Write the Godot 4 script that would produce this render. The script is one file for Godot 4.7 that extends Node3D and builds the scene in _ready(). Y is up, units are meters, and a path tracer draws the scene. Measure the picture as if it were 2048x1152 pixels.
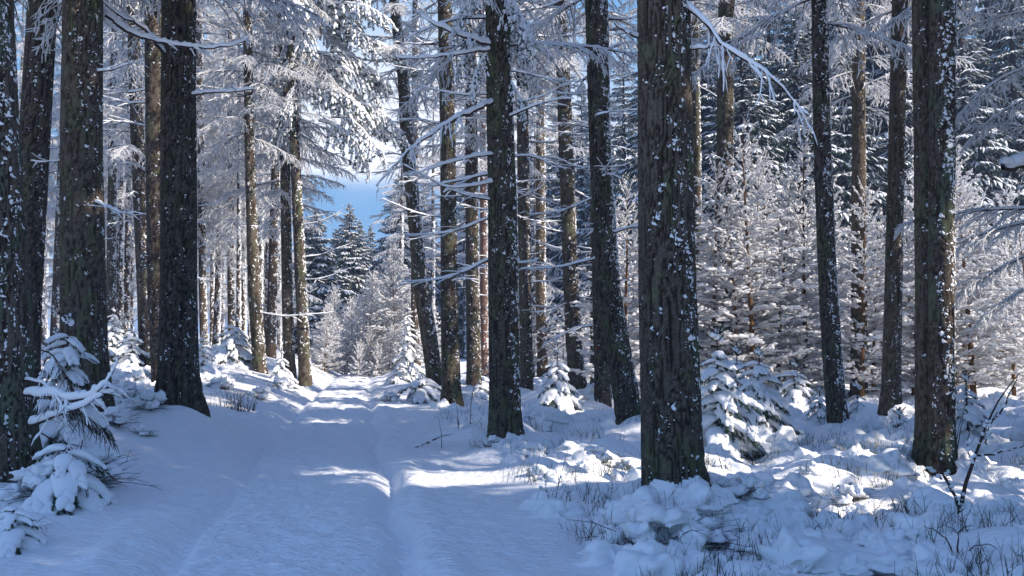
extends Node3D
# A snowy conifer wood with a rutted forest track, seen against the light on a clear winter morning.

const F := 1990.0          # focal length in pixels of a 2048 wide picture
const EYE := 1.6           # height of the eye over the track
const HORIZON := 690.0     # row of the horizon in that picture
const SUN_AZIMUTH := 113.0
const SUN_HEIGHT := 33.0

var pitch := atan((HORIZON - 576.0) / F)
var rng := RandomNumberGenerator.new()
var n_low := FastNoiseLite.new()
var n_mid := FastNoiseLite.new()
var n_fine := FastNoiseLite.new()
var n_cell := FastNoiseLite.new()
var n_cell2 := FastNoiseLite.new()
var n_bark := FastNoiseLite.new()
var n_wide := FastNoiseLite.new()
var M := {}                # materials
var P := {}                # prototype meshes
var anchors := []          # places where the ground height is known: [x, depth, height]
var residual := PackedFloat32Array()
var nicks := []            # [column in the picture, nickname] of the main trunks
var mounds := []


# ---------------------------------------------------------------- mesh builder
class MB:
	var v := PackedVector3Array()
	var n := PackedVector3Array()
	var c := PackedColorArray()
	var t := PackedInt32Array()

	func tube(p: PackedVector3Array, r: PackedFloat32Array, k: int, col: Color, squash := 1.0) -> void:
		var b := v.size()
		var m := p.size()
		for i in m:
			var dir := (p[mini(i + 1, m - 1)] - p[maxi(i - 1, 0)]).normalized()
			var side := dir.cross(Vector3.UP)
			if side.length_squared() < 0.01:
				side = dir.cross(Vector3.RIGHT)
			side = side.normalized()
			var up := side.cross(dir)
			for j in k:
				var a := TAU * j / k
				v.append(p[i] + (side * cos(a) + up * (sin(a) * squash)) * r[i])
				n.append((side * (cos(a) * squash) + up * sin(a)).normalized())
				c.append(col)
		for i in m - 1:
			for j in k:
				var a := b + i * k + j
				var e := b + i * k + (j + 1) % k
				t.append_array(PackedInt32Array([a, e, a + k, e, e + k, a + k]))

	# a lumpy ball: size along its three axes, basis to turn it
	func blob(at: Vector3, size: Vector3, turn: Basis, rows: int, k: int, rough: float, rng: RandomNumberGenerator, col := Color.WHITE) -> void:
		var b := v.size()
		for i in rows + 1:
			var la := PI * i / rows - PI / 2
			for j in k:
				var lo := TAU * (j + 0.5 * (i % 2)) / k
				var o := Vector3(cos(la) * cos(lo), sin(la), cos(la) * sin(lo))
				var w := 1.0 + rng.randf_range(-rough, rough) if i > 0 and i < rows else 1.0
				v.append(at + turn * (o * size * w))
				n.append((turn * (o / size)).normalized())
				c.append(col)
		for i in rows:
			for j in k:
				var a := b + i * k + j
				var e := b + i * k + (j + 1) % k
				t.append_array(PackedInt32Array([a, e, a + k, e, e + k, a + k]))

	# a body of snow: a ball pushed in and out by noise, flat below
	func lumpy(at: Vector3, size: Vector3, rows: int, k: int, noise: FastNoiseLite, seed: float, amp: float) -> void:
		var p := PackedVector3Array()
		var cols := PackedColorArray()
		for i in rows + 1:
			var la := PI * i / rows - PI / 2
			for j in k:
				var lo := TAU * j / k
				var o := Vector3(cos(la) * cos(lo), sin(la), cos(la) * sin(lo))
				var w := 1.0 + amp * noise.get_noise_3d(o.x * 1.1 + seed, o.y * 1.1, o.z * 1.1) + amp * 0.5 * noise.get_noise_3d(o.x * 2.4, o.y * 2.4 + seed, o.z * 2.4)
				o *= w
				if o.y < 0.0:
					o.y *= 0.35
				p.append(at + o * size)
				cols.append(Color.WHITE)
		grid(p, cols, k, rows + 1, true, true)

	func tri(p0: Vector3, p1: Vector3, p2: Vector3, col: Color) -> void:
		var b := v.size()
		var nn := (p2 - p0).cross(p1 - p0).normalized()
		for p in [p0, p1, p2]:
			v.append(p)
			n.append(nn)
			c.append(col)
		t.append_array(PackedInt32Array([b, b + 1, b + 2]))

	# a grid of nu x nv points (u runs fastest); out gives which way its front looks
	func grid(p: PackedVector3Array, cols: PackedColorArray, nu: int, nv: int, wrap: bool, flip: bool) -> void:
		var b := v.size()
		v.append_array(p)
		c.append_array(cols)
		var nn := PackedVector3Array()
		nn.resize(p.size())
		for j in nv:
			var j0 := maxi(j - 1, 0) * nu
			var j1 := mini(j + 1, nv - 1) * nu
			var row := j * nu
			for i in nu:
				var i0 := (i + nu - 1) % nu if wrap else maxi(i - 1, 0)
				var i1 := (i + 1) % nu if wrap else mini(i + 1, nu - 1)
				var du := p[row + i1] - p[row + i0]
				var dv := p[j1 + i] - p[j0 + i]
				nn[row + i] = (dv.cross(du) if not flip else du.cross(dv)).normalized()
		n.append_array(nn)
		var steps := nu if wrap else nu - 1
		var at := t.size()
		t.resize(at + (nv - 1) * steps * 6)
		for j in nv - 1:
			for i in steps:
				var a := b + j * nu + i
				var e := b + j * nu + (i + 1) % nu
				if flip:
					t[at] = a; t[at + 1] = a + nu; t[at + 2] = e; t[at + 3] = e; t[at + 4] = a + nu; t[at + 5] = e + nu
				else:
					t[at] = a; t[at + 1] = e; t[at + 2] = a + nu; t[at + 3] = e; t[at + 4] = e + nu; t[at + 5] = a + nu
				at += 6

	func add_to(mesh: ArrayMesh, m: Material) -> void:
		if t.is_empty():
			return
		var a := []
		a.resize(Mesh.ARRAY_MAX)
		a[Mesh.ARRAY_VERTEX] = v
		a[Mesh.ARRAY_NORMAL] = n
		a[Mesh.ARRAY_COLOR] = c
		a[Mesh.ARRAY_INDEX] = t
		mesh.add_surface_from_arrays(Mesh.PRIMITIVE_TRIANGLES, a)
		mesh.surface_set_material(mesh.get_surface_count() - 1, m)


func made(parts: Array) -> ArrayMesh:
	var mesh := ArrayMesh.new()
	for p in parts:
		p[0].add_to(mesh, p[1])
	return mesh


# ---------------------------------------------------------------- scene objects
func thing(called: String, label: String, category: String, where := Vector3.ZERO, group := "") -> Node3D:
	var o := Node3D.new()
	o.name = called
	add_child(o, true)
	o.position = where
	o.set_meta("label", label)
	o.set_meta("category", category)
	if group:
		o.set_meta("group", group)
	return o


func part(called: String, mesh: Mesh, parent: Node, where := Transform3D()) -> MeshInstance3D:
	var o := MeshInstance3D.new()
	o.name = called
	o.mesh = mesh
	parent.add_child(o, true)
	o.transform = where
	return o


func scatter(called: String, mesh: Mesh, where: Array, parent: Node) -> MultiMeshInstance3D:
	var mm := MultiMesh.new()
	mm.transform_format = MultiMesh.TRANSFORM_3D
	mm.mesh = mesh
	mm.instance_count = where.size()
	for i in where.size():
		mm.set_instance_transform(i, where[i])
	var o := MultiMeshInstance3D.new()
	o.name = called
	o.multimesh = mm
	parent.add_child(o, true)
	o.set_meta("kind", "stuff")
	return o


func split_scatter(called: String, meshes: Array, where: Array, parent: Node) -> void:
	var lists := []
	for m in meshes:
		lists.append([])
	for i in where.size():
		lists[i % meshes.size()].append(where[i])
	for k in meshes.size():
		if lists[k].size() > 0:
			scatter(called, meshes[k], lists[k], parent)


# from a pixel of the 2048 x 1152 picture and a depth to a point of the world
func at(u: float, v: float, d: float) -> Vector3:
	var dy := (576.0 - v) / F
	var zz := cos(pitch) - dy * sin(pitch)
	return Vector3((u - 1024.0) / F / zz * d, EYE + (dy * cos(pitch) + sin(pitch)) / zz * d, -d)


func rr(a: float, b: float) -> float:
	return rng.randf_range(a, b)


# ---------------------------------------------------------------- ground
func track(d: float) -> float:
	return -0.35 - 0.17 * d + 0.0004 * d * minf(d, 90.0)


func base_ground(x: float, d: float) -> float:
	var t := x - track(d)
	var h := 0.0
	if t < 0.0:
		h += smoothstep(1.5, 4.6, -t) * (0.1 + 0.012 * clampf(d, 0.0, 60.0)) + maxf(-t - 6.0, 0.0) * 0.012
	else:
		h += smoothstep(1.6, 3.0, t) * 0.05
	return h + 0.012 * maxf(d - 70.0, 0.0)


func build_residual() -> void:
	residual.resize(81 * 101)
	for j in 101:
		for i in 81:
			var x := i - 40.0
			var d := float(j)
			var s := 1.0 + 0.05 * d
			var k := 1.0 / (2.0 * s * s)
			var w := 0.02
			var r := 0.0
			for a in anchors:
				var q: float = exp(-((x - a[0]) * (x - a[0]) + (d - a[1]) * (d - a[1])) * k)
				w += q
				r += q * a[3]
			residual[j * 81 + i] = r / w


func smooth_ground(x: float, d: float) -> float:
	var h := base_ground(x, d)
	if x > -39.9 and x < 39.9 and d > 0.1 and d < 99.9:
		var fi := x + 40.0
		var i := int(fi)
		var j := int(d)
		var a := fi - i
		var b := d - j
		var k := j * 81 + i
		h += lerpf(lerpf(residual[k], residual[k + 1], a), lerpf(residual[k + 81], residual[k + 82], a), b) * smoothstep(1.0, 2.4, absf(x - track(d)))
	return h


func ground(x: float, d: float) -> float:
	var t := x - track(d)
	var h := smooth_ground(x, d)
	var wob := n_mid.get_noise_2d(d * 0.35, 7.0)
	var on := 1.0 - smoothstep(1.5, 2.6, absf(t))
	if on > 0.0:
		# two ruts: the right one deep with a sharp outer wall, the left one wide and shallow
		var a := t - 0.88 - 0.14 * wob
		var right := exp(-a * a / 0.022) if a < 0.0 else exp(-a * a / 0.004)
		var b := t + 0.9 - 0.1 * n_mid.get_noise_2d(d * 0.3, 40.0)
		var left := exp(-b * b / 0.003) if b > 0.0 else exp(-b * b / 0.05)
		var c := t + 1.5
		h += on * (-0.13 * right - 0.13 * left + 0.04 * exp(-c * c / 0.015) + 0.035 * exp(-(t - 1.12) * (t - 1.12) / 0.02) + 0.012 * exp(-t * t / 0.3))
		var rough := n_mid.get_noise_2d(x * 2.2, d * 1.3)
		var far_on := smoothstep(12.0, 20.0, d)
		h += on * (0.022 * rough * far_on + 0.008 * rough + (0.025 + 0.035 * far_on) * n_fine.get_noise_2d(x * 0.7, d * 0.5) + 0.018 * n_fine.get_noise_2d(x * 1.9, d * 1.7) * (1.0 - smoothstep(0.9, 1.5, absf(t))))
	h += 0.009 * n_fine.get_noise_2d(x * 0.45, d * 2.2) + 0.004 * n_fine.get_noise_2d(x * 1.6, d * 3.0)
	h += 0.025 * n_mid.get_noise_2d(x * 0.8, d * 0.8 + 30.0) * smoothstep(1.5, 2.5, absf(t))
	# pillows of snow over heath and tussocks beside the track
	var lump := smoothstep(1.9, 3.6, t) if t > 0.0 else smoothstep(3.4, 5.6, -t) * (0.3 + 0.3 * smoothstep(9.0, 12.0, d) + 0.4 * smoothstep(13.0, 20.0, d))
	if lump > 0.0 and d < 70.0:
		var q := n_cell.get_noise_2d(x + 0.3 * wob, d)
		var q2 := n_cell2.get_noise_2d(x, d)
		var heavy := 0.5 + 0.5 * smoothstep(-0.3, 0.3, n_low.get_noise_2d(x * 2.0, d * 2.0))
		h += lump * (heavy * (0.07 - 0.42 * (q + 1.0) * (q + 1.0)) + 0.01 - 0.08 * (q2 + 1.0) * (q2 + 1.0) + 0.008 * n_fine.get_noise_2d(x * 1.2, d * 1.2))
		h += lump * 0.2 * n_low.get_noise_2d(x * 3.0, d * 3.0)
	for m in mounds:
		var ax: float = (x - m[0]) / m[3]
		var ad: float = (d - m[1]) / m[4]
		var e := ax * ax + ad * ad
		if e < 6.0:
			h += m[2] * exp(-e)
	return h


func build_ground() -> void:
	var rows := PackedFloat32Array()
	var d := -70.0
	while d < 900.0:
		rows.append(d)
		if d < 5.0:
			d += maxf(0.05, (5.0 - d) * 0.12)
		else:
			d += maxf(0.024, 0.0036 * d) if d < 60.0 else (d - 58.0) * 0.05 + 0.2
	var nu := 480
	var p := PackedVector3Array()
	var c := PackedColorArray()
	p.resize(nu * rows.size())
	c.resize(nu * rows.size())
	c.fill(Color.WHITE)
	for j in rows.size():
		var dd := rows[j]
		var half := 5.0 + 0.62 * absf(dd) + maxf(0.0, absf(dd) - 60.0) * 1.5
		for i in nu:
			var e := 2.0 * i / (nu - 1) - 1.0
			var x := e * half / 0.88 if absf(e) < 0.88 else signf(e) * (half + (absf(e) - 0.88) / 0.12 * 140.0)
			p[j * nu + i] = Vector3(x, ground(x, dd), -dd)
	var mb := MB.new()
	mb.grid(p, c, nu, rows.size(), false, false)
	var o := part("snow_ground", made([[mb, M.ground]]), self)
	o.set_meta("kind", "structure")
	o.set_meta("label", "snow covered forest floor with a rutted track")


# ---------------------------------------------------------------- prototypes
func twig_points(start: Vector3, dir: Vector3, length: float, n: int, bend: Vector3, wild: float) -> PackedVector3Array:
	var out := PackedVector3Array()
	var q := start
	var g := dir.normalized()
	out.append(q)
	for i in n:
		g = (g + bend / n + Vector3(rr(-wild, wild), rr(-wild, wild), rr(-wild, wild))).normalized()
		q += g * (length / n)
		out.append(q)
	return out


func taper(n: int, r0: float, r1: float) -> PackedFloat32Array:
	var out := PackedFloat32Array()
	for i in n:
		out.append(lerpf(r0, r1, float(i) / (n - 1)))
	return out


func along(p: PackedVector3Array, f: float) -> Vector3:
	var k := clampf(f, 0.0, 0.9999) * (p.size() - 1)
	return p[int(k)].lerp(p[int(k) + 1], k - int(k))


# snow lying along the upper side of a twig
func snow_on(mb: MB, p: PackedVector3Array, r: PackedFloat32Array, h: float, k: int, fine := 1, cling := 0.25) -> void:
	var q := PackedVector3Array()
	var s := PackedFloat32Array()
	var m := (p.size() - 1) * fine
	for i in m + 1:
		var f := float(i) / m
		var rad := lerpf(r[0], r[r.size() - 1], f)
		var steep := absf((along(p, minf(f + 0.1, 1.0)) - along(p, maxf(f - 0.1, 0.0))).normalized().y)
		var hh := h * (0.65 + 0.6 * rng.randf()) * (1.0 - 0.35 * f) * lerpf(1.0, cling, smoothstep(0.45, 0.95, steep))
		if i == 0 or i == m:
			hh *= 0.3
		q.append(along(p, f) + Vector3.UP * (rad * 0.7 + hh * 0.5))
		s.append(hh * 0.62 + rad * 0.45)
	mb.tube(q, s, k, Color.WHITE)


const WOOD := Color(0.055, 0.043, 0.034)
const TWIG := Color(0.075, 0.052, 0.036)
const LARCH := Color(0.16, 0.092, 0.045)
const NEEDLE := Color(0.028, 0.052, 0.036)


func bare_branch(wood: MB, snow: MB, p: PackedVector3Array, r0: float, r1: float, h: float, sides: int, reach: float, droop: float) -> void:
	var r := taper(p.size(), r0, r1)
	wood.tube(p, r, 6, WOOD)
	if h > 0.0:
		snow_on(snow, p, r, h, 7, 3)
	for i in sides:
		var f := rr(0.2, 0.97)
		var s := along(p, f)
		var d := (along(p, minf(f + 0.05, 1.0)) - along(p, f - 0.05)).normalized()
		var lateral := d.cross(Vector3.UP).normalized() * (1.0 if rng.randf() < 0.5 else -1.0)
		var g := d * rr(0.5, 1.0) + lateral * rr(0.4, 0.9) + Vector3.UP * (rr(-0.35, 0.3) - droop)
		var tp := twig_points(s, g, reach * rr(0.25, 1.0) * (1.1 - 0.6 * f), 4, Vector3(rr(-0.6, 0.6), rr(-0.5, 0.25) - droop * rr(0.2, 1.3), rr(-0.6, 0.6)), 0.2)
		var tr := taper(5, lerpf(r0, r1, f) * 0.5, 0.0025)
		wood.tube(tp, tr, 4, WOOD)
		if h > 0.0:
			snow_on(snow, tp, tr, h * rr(0.35, 0.7), 5, 3, 0.45 if droop > 0.5 else 0.25)
		if rng.randf() < 0.6:
			var t2 := twig_points(along(tp, rr(0.3, 0.7)), g + lateral.rotated(Vector3.UP, rr(-1.0, 1.0)) * 0.7, reach * rr(0.2, 0.5), 2, Vector3(0, rr(-0.5, 0.1) - droop, 0), 0.12)
			wood.tube(t2, taper(3, 0.006, 0.0025), 3, WOOD)
			if h > 0.0:
				snow_on(snow, t2, taper(3, 0.006, 0.0025), h * 0.45, 4, 2, 0.45 if droop > 0.5 else 0.25)


func build_prototypes() -> void:
	# bare snow-laden branches of the trunks, along +x, about 2 m long
	P.dead = []
	for k in 9:
		var wood := MB.new()
		var snow := MB.new()
		var p := twig_points(Vector3.ZERO, Vector3(1, [-0.1, 0.05, -0.22, 0.18, -0.3, 0.0, 0.1, -0.15, 0.28][k], 0), [2.0, 1.5, 2.2, 1.3, 1.7, 0.8, 1.1, 1.9, 1.4][k], 7, Vector3(0, [0.3, -0.3, 0.5, -0.4, 0.15, 0.1, -0.2, 0.45, -0.6][k], rr(-0.4, 0.4)), 0.13)
		bare_branch(wood, snow, p, 0.019, 0.004, 0.04, [9, 6, 11, 6, 8, 2, 4, 11, 7][k], 0.75, 0.0)
		P.dead.append([made([[wood, M.wood]]), made([[snow, M.snow]])])
	# feathery larch sprays thick with rime
	P.frost = []
	for k in 4:
		var wood := MB.new()
		var snow := MB.new()
		var p := twig_points(Vector3.ZERO, Vector3(1, 0.12, 0), 2.2, 8, Vector3(0, -0.5 - 0.1 * k, rr(-0.3, 0.3)), 0.05)
		var r := taper(9, 0.016, 0.004)
		wood.tube(p, r, 4, TWIG)
		snow_on(snow, p, r, 0.03, 4, 1)
		for i in 30:
			var f := 0.06 + 0.93 * i / 30.0
			var side := 1.0 if i % 2 == 0 else -1.0
			var g := Vector3(rr(0.5, 0.9), rr(-0.5, 0.15), side * rr(0.5, 1.0))
			var tp := twig_points(along(p, f), g, (0.75 * (1.0 - f) + 0.22) * rr(0.7, 1.15), 3, Vector3(0, rr(-1.1, -0.3), 0), 0.1)
			wood.tube(tp, taper(4, 0.008, 0.003), 3, TWIG)
			snow_on(snow, tp, taper(4, 0.006, 0.002), 0.022, 4, 2)
			for e in 6:
				var q := along(tp, rr(0.15, 1.0))
				var g2 := g * 0.5 + Vector3(rr(-0.5, 0.5), rr(-1.2, 0.1), rr(-0.6, 0.6))
				var t2 := PackedVector3Array([q, q + g2.normalized() * rr(0.07, 0.2)])
				snow.tube(t2, PackedFloat32Array([rr(0.010, 0.017), 0.006]), 3, Color.WHITE)
				if e < 1:
					wood.tube(PackedVector3Array([q - Vector3(0, 0.01, 0), t2[1] - Vector3(0, 0.01, 0)]), PackedFloat32Array([0.005, 0.002]), 3, TWIG)
		P.frost.append(made([[wood, M.wood], [snow, M.rime]]))
	# spruce boughs: needles below, pads of snow above
	P.spruce = []
	for k in 4:
		var green := MB.new()
		var snow := MB.new()
		var p := twig_points(Vector3.ZERO, Vector3(1, 0.1, 0), 2.0, 6, Vector3(0, -0.5 - 0.12 * k, rr(-0.15, 0.15)), 0.04)
		green.tube(p, taper(7, 0.022, 0.006), 4, WOOD)
		for i in 34:
			var f := 0.08 + 0.9 * i / 34.0
			var side := 1.0 if i % 2 == 0 else -1.0
			var g := Vector3(rr(0.55, 0.9), rr(-0.5, -0.1), side * rr(0.5, 0.95))
			var ln := (0.72 * sin(PI * (0.18 + 0.8 * f)) + 0.1) * rr(0.75, 1.15)
			var tp := twig_points(along(p, f), g, ln, 3, Vector3(0, rr(-1.0, -0.35), 0), 0.06)
			fringe(green, tp, 9, 0.075)
			if rng.randf() < 0.66:
				var q := PackedVector3Array()
				var s := PackedFloat32Array()
				var lo := rr(0.0, 0.25)
				var hi := rr(0.6, 1.0)
				for e in 4:
					q.append(along(tp, lerpf(lo, hi, e / 3.0)) + Vector3.UP * 0.022)
					s.append([0.018, 0.044, 0.042, 0.014][e] * rr(0.75, 1.3))
				snow.tube(q, s, 5, Color.WHITE, 0.6)
		P.spruce.append(made([[green, M.needle], [snow, M.snow]]))
	# heavily laden boughs of the young spruces: puffy pads of snow that end in drooping fingers
	P.heavy = []
	for k in 6:
		var green := MB.new()
		var snow := MB.new()
		var p := twig_points(Vector3.ZERO, Vector3(1, 0.3, 0), 1.0, 7, Vector3(0, -1.7 - 0.15 * k, rr(-0.2, 0.2)), 0.05)
		green.tube(p, taper(8, 0.014, 0.004), 4, WOOD)
		var q := PackedVector3Array()
		var s := PackedFloat32Array()
		for e in 9:
			q.append(along(p, 0.02 + 0.86 * e / 8.0) + Vector3.UP * 0.05)
			s.append([0.06, 0.16, 0.21, 0.225, 0.22, 0.2, 0.165, 0.11, 0.03][e] * rr(0.88, 1.12))
		snow.tube(q, s, 10, Color.WHITE, 0.5)
		for i in 8:
			var f := 0.22 + 0.72 * i / 8.0
			var side := 1.0 if i % 2 == 0 else -1.0
			var tp := twig_points(along(p, f), Vector3(rr(0.6, 1.1), rr(0.0, 0.25), side * rr(0.35, 0.95)), (0.4 * (1.0 - 0.45 * f) + 0.08) * rr(0.8, 1.25), 5, Vector3(0, -2.0, 0), 0.08)
			fringe(green, tp, 16, 0.075)
			fringe(green, PackedVector3Array([along(tp, 0.75), along(tp, 1.0) + (along(tp, 1.0) - along(tp, 0.8)) * 0.6]), 10, 0.05)
			if rng.randf() < 0.9:
				var q2 := PackedVector3Array()
				var s2 := PackedFloat32Array()
				var reach := rr(0.55, 0.92)
				for e in 7:
					q2.append(along(tp, reach * e / 6.0) + Vector3.UP * 0.035)
					s2.append([0.06, 0.09, 0.095, 0.088, 0.076, 0.058, 0.02][e] * rr(0.85, 1.2))
				snow.tube(q2, s2, 8, Color.WHITE, 0.75)
		fringe(green, p, 24, 0.1)
		P.heavy.append(made([[green, M.needle], [snow, M.snow]]))
	# long hanging spruce boughs: strands of needles with snow clinging along them
	P.hang = []
	for k in 4:
		var green := MB.new()
		var snow := MB.new()
		var p := twig_points(Vector3.ZERO, Vector3(1, 0.1, 0), 1.7, 7, Vector3(0, -1.2 - 0.2 * k, rr(-0.25, 0.25)), 0.06)
		green.tube(p, taper(8, 0.02, 0.006), 4, WOOD)
		snow_on(snow, p, taper(8, 0.02, 0.006), 0.07, 5, 2)
		for i in 30:
			var f := 0.1 + 0.88 * i / 30.0
			var side := 1.0 if i % 2 == 0 else -1.0
			var tp := twig_points(along(p, f), Vector3(rr(0.2, 0.8), rr(-0.5, 0.0), side * rr(0.3, 0.9)), rr(0.35, 0.85) * (1.15 - 0.5 * f), 4, Vector3(0, -2.4, 0), 0.1)
			fringe(green, tp, 12, 0.045)
			var e := rr(0.0, 0.1)
			while e < 0.95:
				var l := rr(0.12, 0.34)
				var q := PackedVector3Array()
				for g in 4:
					q.append(along(tp, minf(e + l * g / 3.0, 1.0)) + Vector3(rr(-0.01, 0.01), 0.02, rr(-0.01, 0.01)))
				var w := rr(0.02, 0.042)
				snow.tube(q, PackedFloat32Array([w * 0.4, w, w * 0.9, w * 0.3]), 5, Color.WHITE)
				e += l + rr(0.0, 0.14)
		P.hang.append(made([[green, M.needle], [snow, M.snow]]))
	# boughs of the young larches, dotted with clumps of snow
	P.sapling = []
	for k in 4:
		var wood := MB.new()
		var snow := MB.new()
		var p := twig_points(Vector3.ZERO, Vector3(1, 0.15, 0), 1.3, 6, Vector3(0, rr(-0.3, 0.35), rr(-0.2, 0.2)), 0.07)
		wood.tube(p, taper(7, 0.009, 0.003), 4, LARCH)
		for i in 3:
			var lo := rr(0.05, 0.7)
			snow_on(snow, PackedVector3Array([along(p, lo), along(p, lo + 0.12), along(p, lo + 0.25)]), taper(3, 0.01, 0.006), rr(0.055, 0.09), 5, 2)
		for i in 7:
			clump(snow, along(p, rr(0.15, 1.0)), 0.02 * exp(rr(0.0, 0.9)))
		for i in 12:
			var f := rr(0.1, 0.97)
			var side := 1.0 if i % 2 == 0 else -1.0
			var tp := twig_points(along(p, f), Vector3(rr(0.4, 0.9), rr(-0.12, 0.2), side * rr(0.4, 1.0)), rr(0.25, 0.6) * (1.2 - 0.6 * f), 3, Vector3(0, rr(-0.2, 0.25), 0), 0.1)
			wood.tube(tp, taper(4, 0.0045, 0.002), 3, LARCH)
			for e in 2:
				clump(snow, along(tp, rr(0.15, 1.0)), 0.016 * exp(rr(0.0, 0.9)))
			if i % 6 != 5:
				var lo := rr(0.05, 0.5)
				snow_on(snow, PackedVector3Array([along(tp, lo), along(tp, lo + 0.2), along(tp, minf(lo + 0.45, 1.0))]), taper(3, 0.005, 0.002), rr(0.045, 0.085), 5, 2)
		P.sapling.append(made([[wood, M.wood], [snow, M.rime]]))
	# small clumps that stick to bark
	P.clump = []
	for k in 6:
		var snow := MB.new()
		var q := Vector3.ZERO
		for i in 2 + k % 4:
			snow.blob(q, Vector3(rr(0.3, 0.8), rr(0.25, 0.8), 0.4), Basis(Vector3.BACK, rr(0, PI)), 4, 6, 0.35, rng)
			q += Vector3(rr(-0.7, 0.7), rr(-0.8, 0.5), rr(-0.1, 0.1))
		P.clump.append(made([[snow, M.snow]]))
	# pillows of snow, tufts of grass, low twiggy heath
	P.pillow = []
	for k in 4:
		var snow := MB.new()
		snow.lumpy(Vector3.ZERO, Vector3(1.0, 0.75, 1.0), 16, 32, n_mid, 11.0 * k + 50.0, 0.42)
		P.pillow.append(made([[snow, M.snow]]))
	P.tuft = []
	for k in 5:
		var blade := MB.new()
		for i in 5:
			var g := Vector3(rr(-0.55, 0.55), 1.0, rr(-0.55, 0.55))
			var s := Vector3(rr(-0.12, 0.12), -0.05, rr(-0.12, 0.12))
			var tp := twig_points(s, g, rr(0.14, 0.36), 3, Vector3(rr(-0.3, 0.3), 0, rr(-0.3, 0.3)), 0.07)
			var hue := Color(0.04, 0.055, 0.03) if i % 3 else Color(0.085, 0.075, 0.035)
			blade.tube(tp, taper(4, 0.0036, 0.0014), 3, hue)
			for e in i % 3:
				blade.tube(twig_points(along(tp, rr(0.3, 0.7)), g + Vector3(rr(-1, 1), 0, rr(-1, 1)), rr(0.06, 0.16), 2, Vector3.ZERO, 0.1), taper(3, 0.0026, 0.0012), 3, hue)
		P.tuft.append(made([[blade, M.wood]]))
	P.heath = []
	for k in 4:
		var wood := MB.new()
		var snow := MB.new()
		for i in 46:
			var a := rr(0, TAU)
			var lean := rr(0.2, 1.3)
			var tp := twig_points(Vector3(rr(-0.1, 0.1), -0.05, rr(-0.1, 0.1)), Vector3(cos(a) * lean, 1.0, sin(a) * lean), rr(0.4, 0.75), 4, Vector3(cos(a) * 0.6, -0.9, sin(a) * 0.6), 0.12)
			wood.tube(tp, taper(5, 0.005, 0.0016), 3, Color(0.04, 0.036, 0.026))
			for e in 2:
				wood.tube(twig_points(along(tp, rr(0.3, 0.9)), Vector3(cos(a) + rr(-1, 1), rr(-0.4, 0.8), sin(a) + rr(-1, 1)), rr(0.08, 0.18), 2, Vector3.ZERO, 0.2), taper(3, 0.0028, 0.001), 3, Color(0.05, 0.042, 0.028))
		for i in 7:
			var a := i * 2.4
			var q := 0.08 + 0.04 * i
			snow.lumpy(Vector3(cos(a) * q, 0.34 - q * 0.85 + rr(-0.03, 0.03), sin(a) * q), Vector3(rr(0.1, 0.17), rr(0.08, 0.13), rr(0.1, 0.17)), 10, 18, n_mid, 3.1 * k + 7.0 * i, 0.6)
		P.heath.append(made([[wood, M.wood], [snow, M.snow]]))


func clump(mb: MB, q: Vector3, s: float) -> void:
	mb.blob(q + Vector3.UP * s * 0.5, Vector3(s * rr(0.8, 1.6), s * rr(0.7, 1.0), s * rr(0.8, 1.6)), Basis(Vector3.UP, rr(0, TAU)), 3, 5, 0.15, rng)


# needles on both sides of and below a twig
func fringe(mb: MB, p: PackedVector3Array, count: int, length: float) -> void:
	for i in count:
		var f := (i + 0.5) / count
		var q := along(p, f)
		var d := (along(p, minf(f + 0.06, 1.0)) - along(p, f - 0.06)).normalized()
		var w := d * (0.55 * p[0].distance_to(p[p.size() - 1]) / count)
		var side := d.cross(Vector3.UP).normalized()
		for s in [-1.0, 1.0]:
			var tip: Vector3 = q + (side * (s * rr(0.5, 1.0)) + d * rr(0.2, 0.8) + Vector3.UP * rr(-0.6, 0.15)) * length
			mb.tri(q - w, q + w, tip, NEEDLE * rr(0.7, 1.35))
		mb.tri(q - w, q + w, q + (d * rr(0.2, 0.7) - Vector3.UP * rr(0.6, 1.1)) * length, NEEDLE * rr(0.6, 1.1))


# ---------------------------------------------------------------- trees
# centre and radius of a trunk at a height, from rows given as [height, x, radius]
func spine(rows: Array, y: float) -> Vector3:
	var k := 0
	while k < rows.size() - 2 and y > rows[k + 1][0]:
		k += 1
	var f: float = (y - rows[k][0]) / (rows[k + 1][0] - rows[k][0])
	f = clampf(f, -2.0, 1.0)
	return Vector3(lerpf(rows[k][1], rows[k + 1][1], f), lerpf(rows[k][2], rows[k + 1][2], maxf(f, 0.0)), 0.0)


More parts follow.
